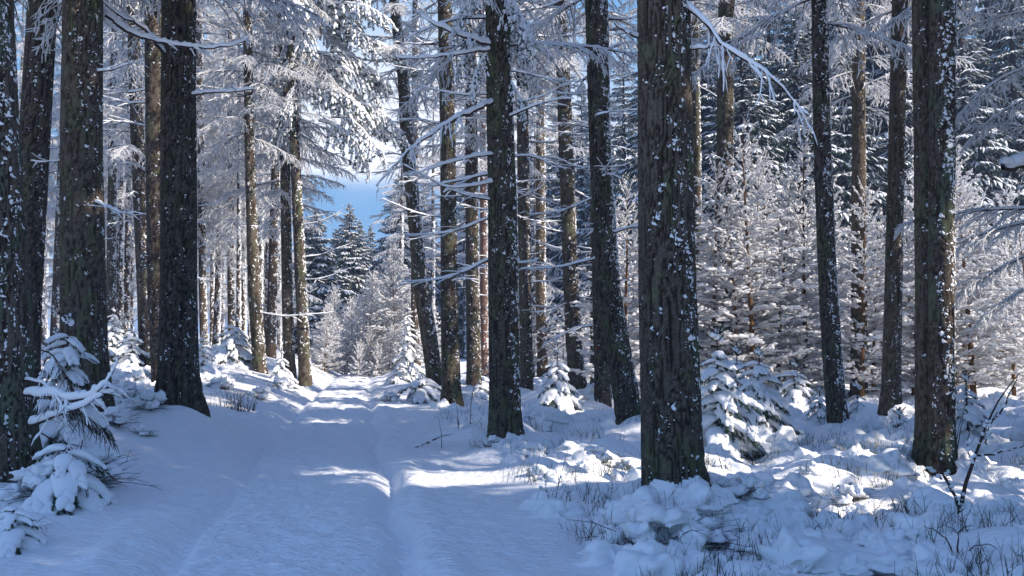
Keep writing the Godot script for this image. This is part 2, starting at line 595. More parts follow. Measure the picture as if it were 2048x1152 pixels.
func trunk_mesh(rows: Array, d: float, top_seen: float, foot: Vector3, look: Dictionary) -> ArrayMesh:
	var r0: float = rows[0][2]
	var px: float = d / 995.0
	var step := maxf(0.012, px * 1.7) if d < 40.0 else 0.15
	var seg := clampi(int(TAU * r0 / maxf(0.012, px * 1.5)), 14, 130) if d < 40.0 else 12
	var ys := PackedFloat32Array()
	var y := -0.4
	var high: float = rows[rows.size() - 1][0]
	while y < high:
		ys.append(y)
		y += step if y < top_seen else 0.5
	ys.append(high)
	var p := PackedVector3Array()
	var c := PackedColorArray()
	p.resize(ys.size() * seg)
	c.resize(ys.size() * seg)
	var moss: float = look.get("moss", 0.35)
	var tint: Color = look.get("tint", Color(0.075, 0.058, 0.045)) * Color(1.15, 1.1, 1.0)
	var flare: float = look.get("flare", 0.2)
	var off := foot.x * 3.7 + d
	var detail := d < 40.0
	var deep := 0.03 * clampf(r0 / 0.28, 0.5, 1.2)
	for j in ys.size():
		var yy := ys[j]
		var s := spine(rows, yy)
		var r := s.y * (1.0 + flare * exp(-maxf(yy + 0.1, 0.0) / 0.3))
		for i in seg:
			var a := TAU * i / seg
			var cx := cos(a)
			var cz := sin(a)
			var rad := r
			var col := tint
			if detail:
				var q := Vector3(cx * r0 * 20.0, yy * 3.4, cz * r0 * 20.0 + off)
				q.y += n_mid.get_noise_3d(q.x * 0.25, yy * 1.2, q.z * 0.25) * 1.5
				var b := absf(n_bark.get_noise_3dv(q))
				var e := n_fine.get_noise_3d(cx * r0 * 30.0, yy * 14.0, cz * r0 * 30.0 + off)
				var plate := smoothstep(0.02, 0.34, b)
				rad += deep * (plate - 0.75) + 0.006 * e * plate
				rad *= 1.0 + 0.035 * n_low.get_noise_3d(cx * 3.0, yy * 1.2, cz * 3.0 + off)
				if yy < 0.6:
					rad *= 1.0 + (0.6 - yy) * 0.5 * n_low.get_noise_3d(cx * 12.0, off, cz * 12.0)
				var g := n_wide.get_noise_3d(cx * r0 * 3.0 + off, yy * 1.3, cz * r0 * 3.0) + 0.5 * n_mid.get_noise_3d(cx * r0 * 5.0, yy * 4.0, cz * r0 * 5.0 + off)
				var green := clampf((g + moss - 0.4) * 1.8, 0.0, 1.0) * (0.45 + 0.55 * plate)
				col = tint.lerp(Color(0.12, 0.107, 0.09), clampf(0.5 + e * 0.9, 0.0, 1.0) * plate)
				col = col.lerp(look.get("lichen", Color(0.1, 0.115, 0.06)), green * 0.75)
				col = col * (0.42 + 0.58 * plate) * (1.0 + 0.3 * e)
			p[j * seg + i] = Vector3(s.x + cx * rad, yy, cz * rad)
			c[j * seg + i] = col
	var mb := MB.new()
	mb.grid(p, c, seg, ys.size(), true, false)
	return made([[mb, M.bark]])


# knots: [row, column, width] in the picture from the foot up; all at one depth
func tree(label: String, nick: String, d: float, knots: Array, look := {}) -> Node3D:
	var foot := at(knots[0][1], knots[0][0], d)
	var o := thing("conifer_tree", label, "tree", foot, look.get("group", ""))
	o.set_meta("group", look.get("group", "tall conifer trunks along the track"))
	var rows := []
	for k in knots:
		var q := at(k[1], k[0], d)
		rows.append([q.y - foot.y, q.x - foot.x, k[2] * 0.5 / F * d])
	rows[0][2] = lerpf(rows[0][2], rows[1][2], 0.6)
	rows[0][0] = 0.0
	var last: Array = rows[rows.size() - 1]
	var prev: Array = rows[rows.size() - 2]
	var high: float = look.get("height", 23.0)
	var lean: float = clampf((last[1] - prev[1]) / (last[0] - prev[0]), -0.06, 0.06)
	if last[0] < high - 1.0:
		rows.append([high, last[1] + lean * (high - last[0]), 0.03])
	var top_seen := at(1024, -40, d).y - foot.y
	part("trunk", trunk_mesh(rows, d, top_seen, foot, look), o)
	nicks.append([spine(rows, EYE + 0.045 * d - foot.y).x + foot.x, d, nick])
	bark_snow(o, rows, d, minf(top_seen, high), look)
	random_branches(o, rows, d, top_seen, look)
	crown(o, rows, look.get("crown_from", maxf(top_seen * 0.9, 7.0)), high, look.get("sprays", 70), look.get("spray", "frost"), look.get("reach", 1.0))
	if look.has("dense"):
		crown(o, rows, maxf(top_seen + 2.6, 8.0), high, look.dense, "spruce", 1.5)
	for b in look.get("stubs", []):      # [row, side, length in metres, prototype, turn towards the eye, tilt]
		var y := at(1024, b[0], d).y - foot.y
		var s := spine(rows, y)
		var turn := Basis(Vector3.UP, (b[4] if b[1] > 0 else PI - b[4])) * Basis(Vector3.BACK, b[5])
		branch(o, b[3], Transform3D(turn.scaled(Vector3.ONE * b[2]), Vector3(s.x, y, 0) + turn.x * s.y * 0.8))
	return o


func branch(o: Node3D, k: int, where: Transform3D) -> void:
	var b := part("branch", P.dead[k][0], o, where)
	part("snow", P.dead[k][1], b)


func bark_snow(o: Node3D, rows: Array, d: float, high: float, look: Dictionary) -> void:
	var amount: float = look.get("snow", 1.0)
	if amount <= 0.0:
		return
	var list := []
	var off := d * 7.0 + o.position.x
	var r0: float = rows[0][2]
	var area := high * r0 * TAU
	var tries := int(minf(area * 2600.0 * (0.4 + 0.6 * amount), 14000.0) * (1.0 if d < 25.0 else 0.7))
	var plaster: float = look.get("plaster", 0.5)
	for i in tries:
		var y := rr(-0.05, high)
		var a := rr(0, TAU)
		var cx := cos(a)
		var cz := sin(a)
		var s := spine(rows, y)
		# wind drove the snow onto the right-hand side of the trunks
		var side := cx * 0.75 + cz * 0.35
		var clot := n_fine.get_noise_3d(cx * r0 * 4.0 + off, y * 1.8, cz * r0 * 4.0)
		var patch := 0.7 * clot + n_wide.get_noise_3d(cx * r0 * 6.0 + off, y * 1.6, cz * r0 * 6.0) + 0.7 * n_mid.get_noise_3d(cx * r0 * 9.0, y * 6.0, cz * r0 * 9.0 + off)
		var low := 0.35 * exp(-y / 0.5)
		var chance := smoothstep(-0.35, 0.6, patch + side * 0.75 * (0.6 + plaster) - 0.3 + low + 0.28 * (amount - 1.0))
		if side > 0.72:
			chance = maxf(chance, plaster * smoothstep(0.68, 0.82, side) * (0.6 + patch))
		if rng.randf() > chance * chance:
			continue
		var big := 0.0056 * exp(1.5 * rng.randf() ** 3.5) * (0.75 + 0.7 * chance + 0.5 * maxf(side, 0.0) * plaster) * maxf(1.0, d / 24.0)
		var out := Vector3(cx, rr(0.0, 0.5), cz).normalized()
		var b := Basis.looking_at(-out, Vector3.UP) * Basis(Vector3.BACK, rr(-0.7, 0.7))
		b = b.scaled_local(Vector3(big * rr(0.6, 1.1), big * rr(0.6, 1.3), big * rr(0.5, 0.9)))
		list.append(Transform3D(b, Vector3(s.x + cx * s.y * 0.985, y, cz * s.y * 0.985)))
	for i in int(plaster * plaster * high * 110.0):
		var y := rr(-0.05, high)
		var a := 0.42 * (rr(-1, 1) + rr(-1, 1)) + 0.12
		if n_mid.get_noise_3d(y * 1.4 + off, a * 2.0, 3.0) < -0.12:
			continue
		var s := spine(rows, y)
		var big := rr(0.016, 0.036) * maxf(1.0, d / 24.0)
		var b := Basis.looking_at(-Vector3(cos(a), 0.2, sin(a)), Vector3.UP) * Basis(Vector3.BACK, rr(-0.5, 0.5))
		list.append(Transform3D(b.scaled_local(Vector3(big * rr(0.7, 1.2), big * rr(0.9, 1.8), big * 0.6)), Vector3(s.x + cos(a) * s.y * 0.99, y, sin(a) * s.y * 0.99)))
	if list.size() > 0:
		split_scatter("snow_clumps", P.clump, list, o)


func random_branches(o: Node3D, rows: Array, d: float, top_seen: float, look: Dictionary) -> void:
	var count: int = look.get("branches", 0)
	var lo: float = look.get("from", 1.5)
	var hi: float = minf(look.get("to", top_seen), top_seen + 0.5)
	for i in count:
		var y := lerpf(lo, hi, (i + rng.randf()) / count)
		var a := rr(0, TAU)
		if rng.randf() < 0.55:
			a = (0.0 if rng.randf() < look.get("rightward", 0.5) else PI) + rr(-0.6, 0.6)
		var s := spine(rows, y)
		var turn := Basis(Vector3.UP, a) * Basis(Vector3.BACK, rr(-0.25, 0.2))
		var k := rng.randi_range(0, 8)
		branch(o, k, Transform3D(turn.scaled(Vector3.ONE * rr(0.6, 1.15) * look.get("long", 1.0)), Vector3(s.x, y, 0) + turn.x * s.y * 0.8))


func crown(o: Node3D, rows: Array, lo: float, hi: float, count: int, kind: String, reach: float) -> void:
	if count <= 0 or hi <= lo:
		return
	var list := []
	for i in count:
		var f := (i + rng.randf()) / count
		var y := lerpf(lo, hi - 0.2, f)
		var a := i * 2.4 + rr(-0.5, 0.5)
		var s := spine(rows, y)
		var size := reach * lerpf(1.25, 0.35, f) * rr(0.7, 1.15)
		var turn := Basis(Vector3.UP, a) * Basis(Vector3.BACK, rr(-0.35, 0.1) + 0.35 * f)
		list.append(Transform3D(turn.scaled(Vector3.ONE * size), Vector3(s.x, y, 0) + turn.x * s.y * 0.7))
	split_scatter("crown" if kind != "frost" else "frosted_twigs", P[kind], list, o)


func gap_label(x: float, d: float) -> String:
	# which two main trunks a thing shows between
	var u := x / d
	var left := ["", -9.0]
	var right := ["", 9.0]
	for k in nicks:
		var w: float = k[0] / k[1]
		if w <= u and w > left[1]:
			left = [k[2], w]
		if w > u and w < right[1]:
			right = [k[2], w]
	if left[0] == "":
		return "left of " + right[0]
	if right[0] == "":
		return "right of " + left[0]
	return "between " + left[0] + " and " + right[0]


# names each of the alike things listed as [node, x, depth] by the gap it shows in and its rank from the left there
func label_by_gap(list: Array, one: String, many: String) -> void:
	var gaps := {}
	for s in list:
		var g := gap_label(s[1], s[2])
		if not gaps.has(g):
			gaps[g] = []
		gaps[g].append(s)
	for g in gaps:
		var row: Array = gaps[g]
		row.sort_custom(func(a, b): return a[1] / a[2] < b[1] / b[2])
		for i in row.size():
			var rank: String = ["leftmost", "second", "third", "fourth", "fifth", "sixth", "seventh", "eighth", "ninth", "tenth", "eleventh", "twelfth", "thirteenth", "fourteenth", "fifteenth", "sixteenth", "seventeenth", "eighteenth"][mini(i, 17)]
			row[i][0].set_meta("label", one + " " + g if row.size() == 1 else (rank if i == 0 else rank + " from left") + " of " + many + " " + g)


# a thin tree far back in the wood, rimed from low down
func far_tree(u: float, d: float, w: float, low: float, sprays: int, group: String, lean := 0.0) -> Array:
	var x := (u - 1024.0) / F * d
	var foot := Vector3(x, smooth_ground(x, d) - 0.1, -d)
	var o := thing("conifer_tree", "", "tree", foot, group)
	var r := w * 0.5 / F * d
	var high := rr(19, 25)
	var rows := [[-0.3, 0.0, r * 1.15], [2.0, lean * 2.0, r], [high * 0.6, lean * high * 0.6, r * 0.6], [high, lean * high, 0.02]]
	part("trunk", trunk_mesh(rows, d, at(1024, -20, d).y, foot, {}), o)
	bark_snow(o, rows, d, 12.0, {"snow": 0.5, "plaster": 0.6})
	crown(o, rows, low, high, sprays, "frost", 1.05)
	return [o, x, d]


func far_spruce(u: float, d: float, top_row: float, width: float, words: String, group: String) -> Array:
	var x := (u - 1024.0) / F * d
	var foot := Vector3(x, smooth_ground(x, d) - 0.1, -d)
	var high := at(u, top_row, d).y - foot.y
	var o := thing("spruce_tree", words, "tree", foot, group)
	var mb := MB.new()
	mb.tube(PackedVector3Array([Vector3(0, -0.3, 0), Vector3(0, high * 0.5, 0), Vector3(0, high, 0)]), PackedFloat32Array([0.016 * high, 0.009 * high, 0.012]), 8, WOOD)
	part("trunk", made([[mb, M.wood]]), o)
	var list := []
	var y := 0.4
	while y < high - 0.15:
		var f := y / high
		var reach := width * (1.0 - f) ** 0.85 + 0.12
		var n := 6 + int(8.0 * (1.0 - f))
		for i in n:
			var turn := Basis(Vector3.UP, TAU * (i + rr(-0.35, 0.35)) / n + y * 5.0) * Basis(Vector3.BACK, lerpf(-0.4, 0.5, f) + rr(-0.15, 0.15))
			var s := reach / 2.0 * rr(0.75, 1.15)
			list.append(Transform3D(turn.scaled(Vector3(s, lerpf(s, 1.0, 0.3), lerpf(s, 0.8, 0.3))), Vector3(0, y + rr(-0.2, 0.2), 0)))
		y += clampf(high * 0.034 * (1.15 - f * 0.6), 0.25, 0.8)
	split_scatter("crown", P.spruce, list, o)
	return [o, x, d]


func young_larch(x: float, d: float, high: float, words: String, group: String, lush := 1.0) -> Array:
	var foot := Vector3(x, smooth_ground(x, d) - 0.05, -d)
	var o := thing("young_larch", words, "sapling", foot, group)
	var mb := MB.new()
	var p := twig_points(Vector3(0, -0.1, 0), Vector3(rr(-0.05, 0.05), 1, rr(-0.05, 0.05)), high, 8, Vector3(rr(-0.06, 0.06), 0, rr(-0.06, 0.06)), 0.02)
	mb.tube(p, taper(9, 0.012 * high + 0.008, 0.006), 6, LARCH * 0.85)
	part("stem", made([[mb, M.wood]]), o)
	var list := []
	var n := int(high * 11.0 * lush)
	for i in n:
		var f := 0.05 + 0.94 * (i + rng.randf()) / n
		var a := i * 2.4 + rr(-0.4, 0.4)
		var s := (0.34 * high * (1.0 - f) ** 0.8 + 0.14) / 1.3 * rr(0.75, 1.2)
		s = minf(s, 1.5)
		var turn := Basis(Vector3.UP, a) * Basis(Vector3.BACK, rr(-0.12, 0.22) + 0.45 * f)
		list.append(Transform3D(turn.scaled(Vector3(s, lerpf(s, 1.0, 0.6), lerpf(s, 1.0, 0.45))), along(p, f)))
	split_scatter("boughs", P.sapling, list, o)
	return [o, x, d]


# a young spruce weighed down by snow; its boughs are parts
func small_spruce(u: float, foot_row: float, d: float, high: float, width: float, label: String, leader := 0.3, bend := 0.0) -> void:
	var q := at(u, foot_row, d)
	var foot := Vector3(q.x, smooth_ground(q.x, d) - 0.02, -d)
	high += maxf(0.0, q.y - foot.y)
	var o := thing("young_spruce", label, "young spruce", foot, "young spruces bowed under snow")
	var mb := MB.new()
	mb.tube(PackedVector3Array([Vector3(0, -0.1, 0), Vector3(bend * 0.3, high * 0.6, 0), Vector3(bend, high, 0)]), PackedFloat32Array([0.03, 0.018, 0.006]), 6, WOOD)
	var body := high - leader
	if leader > 0.05:
		for i in 4:
			fringe(mb, PackedVector3Array([Vector3(bend * 0.8, body, 0), Vector3(bend, high, 0)]), 12, 0.05)
		for i in 5:
			var a := TAU * i / 5.0 + rr(-0.3, 0.3)
			var tp := twig_points(Vector3(bend * 0.9, body + leader * (0.35 if i % 2 else 0.6), 0), Vector3(cos(a), 0.5, sin(a)), leader * rr(0.45, 0.7), 2, Vector3(0, 0.2, 0), 0.03)
			mb.tube(tp, taper(3, 0.007, 0.004), 4, WOOD)
			fringe(mb, tp, 9, 0.035)
	part("stem", made([[mb, M.needle]]), o)
	if leader > 0.05:
		var cap := MB.new()
		for i in 4:
			var a := TAU * i / 4.0
			cap.blob(Vector3(bend * 0.92 + cos(a) * leader * 0.13, body + leader * (0.42 + 0.09 * i), sin(a) * leader * 0.13), Vector3(leader * 0.15, 0.045, leader * 0.08), Basis(Vector3.UP, -a), 5, 8, 0.1, rng)
		part("snow", made([[cap, M.snow]]), o).set_meta("kind", "stuff")
	var n := clampi(int(body * 28.0), 18, 56)
	for i in n:
		var f := (i + 0.5 * rng.randf()) / n
		var y := body * (0.06 + 0.92 * f)
		var reach := width * 0.5 * (1.0 - 0.72 * f) * rr(0.6, 1.2) + 0.05
		var turn := Basis(Vector3.UP, i * 2.4 + rr(-0.7, 0.7)) * Basis(Vector3.BACK, 0.25 * f + rr(-0.3, 0.22)) * Basis(Vector3.RIGHT, rr(-0.25, 0.25))
		part("bough", P.heavy[i % 5], o, Transform3D(turn.scaled(Vector3(reach * 1.25, reach * 1.1, reach * 1.25)), Vector3(bend * f * f, y, 0)))


# a limb drawn through pixels [column, row, depth] on a tree
func limb(o: Node3D, px: Array, r0: float, r1: float, h: float, sides: int, reach: float, droop: float) -> void:
	var c := Curve3D.new()
	for i in px.size():
		var q: Vector3 = at(px[i][0], px[i][1], px[i][2]) - o.position
		var a: Vector3 = at(px[maxi(i - 1, 0)][0], px[maxi(i - 1, 0)][1], px[maxi(i - 1, 0)][2])
		var b: Vector3 = at(px[mini(i + 1, px.size() - 1)][0], px[mini(i + 1, px.size() - 1)][1], px[mini(i + 1, px.size() - 1)][2])
		c.add_point(q, (a - b) / 6.0, (b - a) / 6.0)
	var p := PackedVector3Array()
	var n := maxi(6, int(c.get_baked_length() / 0.12))
	for i in n + 1:
		p.append(c.sample_baked(c.get_baked_length() * i / n) + (Vector3(rr(-1, 1), rr(-1, 1), rr(-1, 1)) * r0 * 0.55 if i > 0 else Vector3.ZERO))
	var wood := MB.new()
	var snow := MB.new()
	bare_branch(wood, snow, p, r0, r1, h, sides, reach, droop)
	var b := part("branch", made([[wood, M.wood]]), o)
	if h > 0.0:
		part("snow", made([[snow, M.snow]]), b)


func snow_patch(u: float, v: float, d: float, h: float, rx: float, rd: float) -> void:
	var q := at(u, v, d)
	mounds.append([q.x, d, h, rx, rd])


# ---------------------------------------------------------------- materials and sky
func noise_tex(freq: float, octaves: int, kind: int, size := 512, normal := false, bump := 4.0) -> NoiseTexture2D:
	var n := FastNoiseLite.new()
	n.noise_type = kind
	n.frequency = freq
	n.fractal_octaves = octaves
	n.seed = 11
	var t := NoiseTexture2D.new()
	t.noise = n
	t.width = size
	t.height = size
	t.seamless = true
	t.as_normal_map = normal
	t.bump_strength = bump
	return t


func build_materials() -> void:
	var snow := StandardMaterial3D.new()
	snow.albedo_color = Color(0.84, 0.86, 0.88).linear_to_srgb()
	snow.roughness = 0.75
	snow.metallic_specular = 0.3
	M.snow = snow
	M.rime = snow.duplicate()
	M.rime.backlight_enabled = true
	M.rime.backlight = Color(1.0, 1.0, 1.0)
	var g := snow.duplicate()
	g.heightmap_enabled = true
	g.heightmap_texture = noise_tex(0.02, 5, FastNoiseLite.TYPE_SIMPLEX_SMOOTH, 1024)
	g.heightmap_scale = 2.0
	g.uv1_triplanar = true
	g.uv1_world_triplanar = true
	g.uv1_scale = Vector3(0.45, 0.45, 1.1)
	M.ground = g
	for k in ["wood", "needle", "bark"]:
		var m := StandardMaterial3D.new()
		m.vertex_color_use_as_albedo = true
		m.roughness = 0.9
		m.metallic_specular = 0.25
		M[k] = m
	M.bark.heightmap_enabled = true
	M.bark.heightmap_texture = noise_tex(0.03, 4, FastNoiseLite.TYPE_SIMPLEX_SMOOTH, 512)
	M.bark.heightmap_scale = 0.8
	M.bark.uv1_triplanar = true
	M.bark.uv1_scale = Vector3(5, 2, 5)
	M.needle.backlight_enabled = true
	M.needle.backlight = Color(0.25, 0.3, 0.2)
	M.red = StandardMaterial3D.new()
	M.red.albedo_color = Color(0.7, 0.08, 0.1)


func build_sky(env: Environment) -> void:
	var w := 640
	var h := 320
	var im := Image.create(w, h, false, Image.FORMAT_RGBF)
	var cloud := FastNoiseLite.new()
	cloud.noise_type = FastNoiseLite.TYPE_SIMPLEX_SMOOTH
	cloud.frequency = 1.6
	cloud.fractal_octaves = 5
	cloud.seed = 4
	var sun := sun_towards()
	for j in h:
		var el := (0.5 - (j + 0.5) / h) * PI
		for i in w:
			var az := TAU * (i + 0.5) / w
			var dir := Vector3(sin(az) * cos(el), sin(el), -cos(az) * cos(el))
			var y := maxf(dir.y, 0.0)
			var c := Color(0.44, 0.66, 0.88).lerp(Color(0.165, 0.37, 0.64), smoothstep(0.02, 0.13, y))
			c = c.lerp(Color(0.075, 0.2, 0.58), smoothstep(0.15, 0.9, y))
			# thin high cloud, brighter towards the sun
			var n := cloud.get_noise_3d(dir.x * 1.2, dir.y * 4.0 + 2.0, dir.z * 1.2)
			var near := maxf(dir.dot(sun), 0.0)
			var bank := smoothstep(0.158, 0.174, y + 0.02 * n) * smoothstep(0.5, 0.3, y) * smoothstep(0.92, 0.985, dir.dot(Vector3(-0.1, 0, -0.995)))
			var veil := smoothstep(0.02, 0.5, n) * smoothstep(0.16, 0.3, y) * 0.55
			var shade := Color(0.5, 0.58, 0.72).lerp(Color(1.1, 1.12, 1.15), maxf(near ** 6, bank * 0.8))
			c = c.lerp(shade, clampf(maxf(bank, veil), 0.0, 0.95))
			c = c.lerp(Color(0.55, 0.66, 0.85), 0.12 * smoothstep(0.2, 0.6, n + 0.3) * smoothstep(0.05, 0.12, y))
			if dir.y < 0.0:
				c = Color(0.35, 0.45, 0.62)
			im.set_pixel(i, j, c)
	var pano := PanoramaSkyMaterial.new()
	pano.panorama = ImageTexture.create_from_image(im)
	var sky := Sky.new()
	sky.sky_material = pano
	env.background_mode = Environment.BG_SKY
	env.sky = sky


func sun_towards() -> Vector3:
	var a := deg_to_rad(SUN_AZIMUTH)
	var e := deg_to_rad(SUN_HEIGHT)
	return Vector3(sin(a) * cos(e), sin(e), -cos(a) * cos(e))


func noises() -> void:
	rng.seed = 20230117
	var k := 0
	for n in [n_low, n_mid, n_fine, n_bark, n_wide]:
		n.noise_type = FastNoiseLite.TYPE_SIMPLEX_SMOOTH
		n.fractal_type = FastNoiseLite.FRACTAL_NONE
		n.seed = 100 + k
		k += 1
	n_low.frequency = 0.18
	n_mid.frequency = 1.0
	n_fine.frequency = 5.0
	n_fine.fractal_type = FastNoiseLite.FRACTAL_FBM
	n_fine.fractal_octaves = 2
	n_bark.frequency = 1.0
	n_wide.frequency = 1.0
	for n in [n_cell, n_cell2]:
		n.noise_type = FastNoiseLite.TYPE_CELLULAR
		n.cellular_return_type = FastNoiseLite.RETURN_DISTANCE
		n.cellular_distance_function = FastNoiseLite.DISTANCE_EUCLIDEAN
		n.fractal_type = FastNoiseLite.FRACTAL_NONE
	n_cell.frequency = 1.0
	n_cell2.frequency = 2.9
	n_cell2.seed = 9


func _ready() -> void:
	# ------------------------------------------------------------ camera, sky, sun, exposure
	var cam := Camera3D.new()
	cam.name = "camera"
	cam.fov = rad_to_deg(2.0 * atan(576.0 / F))
	cam.near = 0.1
	cam.far = 3000.0
	add_child(cam)
	cam.position = Vector3(0, EYE, 0)
	cam.rotation = Vector3(pitch, 0, 0)
	cam.current = true
	var env := Environment.new()
	build_sky(env)
	env.background_energy_multiplier = 0.86
	env.tonemap_mode = Environment.TONE_MAPPER_LINEAR
	env.tonemap_exposure = 1.65
	env.sdfgi_enabled = true
	env.ssao_enabled = true
	env.ssil_enabled = true
	env.fog_enabled = true
	env.fog_density = 0.0014
	env.fog_light_color = Color(0.72, 0.82, 1.0)
	var we := WorldEnvironment.new()
	we.name = "environment"
	we.environment = env
	add_child(we)
	var sun := DirectionalLight3D.new()
	sun.name = "sun"
	sun.light_energy = 1.6
	sun.light_color = Color(1.0, 0.95, 0.9)
	sun.light_angular_distance = 0.5
	sun.shadow_enabled = true
	add_child(sun)
	sun.basis = Basis.looking_at(-sun_towards(), Vector3.UP)

	noises()
	build_materials()
	build_prototypes()
	plan_ground()
	build_ground()
	main_trees()
	far_wood()
	young_trees()
	undergrowth()


# feet of the main trunks: [column, row, depth]
const FEET := [[12, 985, 10.4], [50, 800, 17.0], [180, 858, 14.5], [295, 742, 31.0], [318, 770, 24.0], [355, 812, 16.5], [408, 692, 46.0], [462, 690, 48.0], [520, 755, 33.0], [541, 715, 42.0], [582, 742, 36.0], [608, 748, 33.5],
	[871, 780, 35.0], [830, 718, 52.0], [903, 810, 26.5], [948, 772, 36.0], [1009, 886, 16.3], [970, 762, 44.0], [1054, 786, 33.0], [1085, 748, 44.0], [1155, 788, 32.0], [1260, 846, 20.5], [1207, 810, 26.5], [1186, 785, 33.0],
	[1349, 1016, 9.8], [1447, 768, 31.0], [1677, 860, 18.7], [1718, 796, 29.0], [1780, 831, 22.6], [1852, 934, 12.9], [1884, 940, 12.7]]


func plan_ground() -> void:
	for f in FEET:
		var q := at(f[0], f[1], f[2])
		anchors.append([q.x, f[2], q.y, q.y - base_ground(q.x, f[2])])
	for f in FEET:
		if f[2] < 34.0:
			mounds.append([at(f[0], f[1], f[2]).x, f[2], 0.05, 0.55, 0.55])
	for f in [[1440, 905, 14.8], [465, 815, 22.0], [1930, 1070, 8.6], [1300, 1090, 8.2], [150, 1000, 9.5], [60, 1110, 8.2], [1115, 820, 24.5], [700, 752, 52.0], [1600, 1000, 10.3], [1400, 1140, 7.2], [2000, 900, 15.0]]:
		var q := at(f[0], f[1], f[2])
		anchors.append([q.x, f[2], q.y, q.y - base_ground(q.x, f[2])])
	build_residual()
	for k in 26:
		var fd := 8.0 + k * 0.75
		mounds.append([track(fd) + (0.16 if k % 2 else -0.12) + rr(-0.1, 0.1) - 0.1, fd, -0.075, 0.1, 0.17])
	snow_patch(1085, 950, 12.6, 0.2, 0.55, 0.4)
	snow_patch(1000, 920, 14.0, 0.18, 0.6, 0.4)
	snow_patch(1220, 1040, 9.3, 0.12, 0.5, 0.35)
	snow_patch(1290, 985, 10.6, 0.16, 0.3, 0.4)
	snow_patch(905, 880, 17.0, 0.16, 0.35, 0.3)
	snow_patch(945, 885, 16.6, 0.22, 0.3, 0.3)
	snow_patch(350, 830, 15.8, 0.2, 0.8, 0.7)
	snow_patch(20, 1000, 9.6, 0.15, 0.7, 0.6)
	snow_patch(200, 880, 14.0, 0.1, 0.6, 0.5)


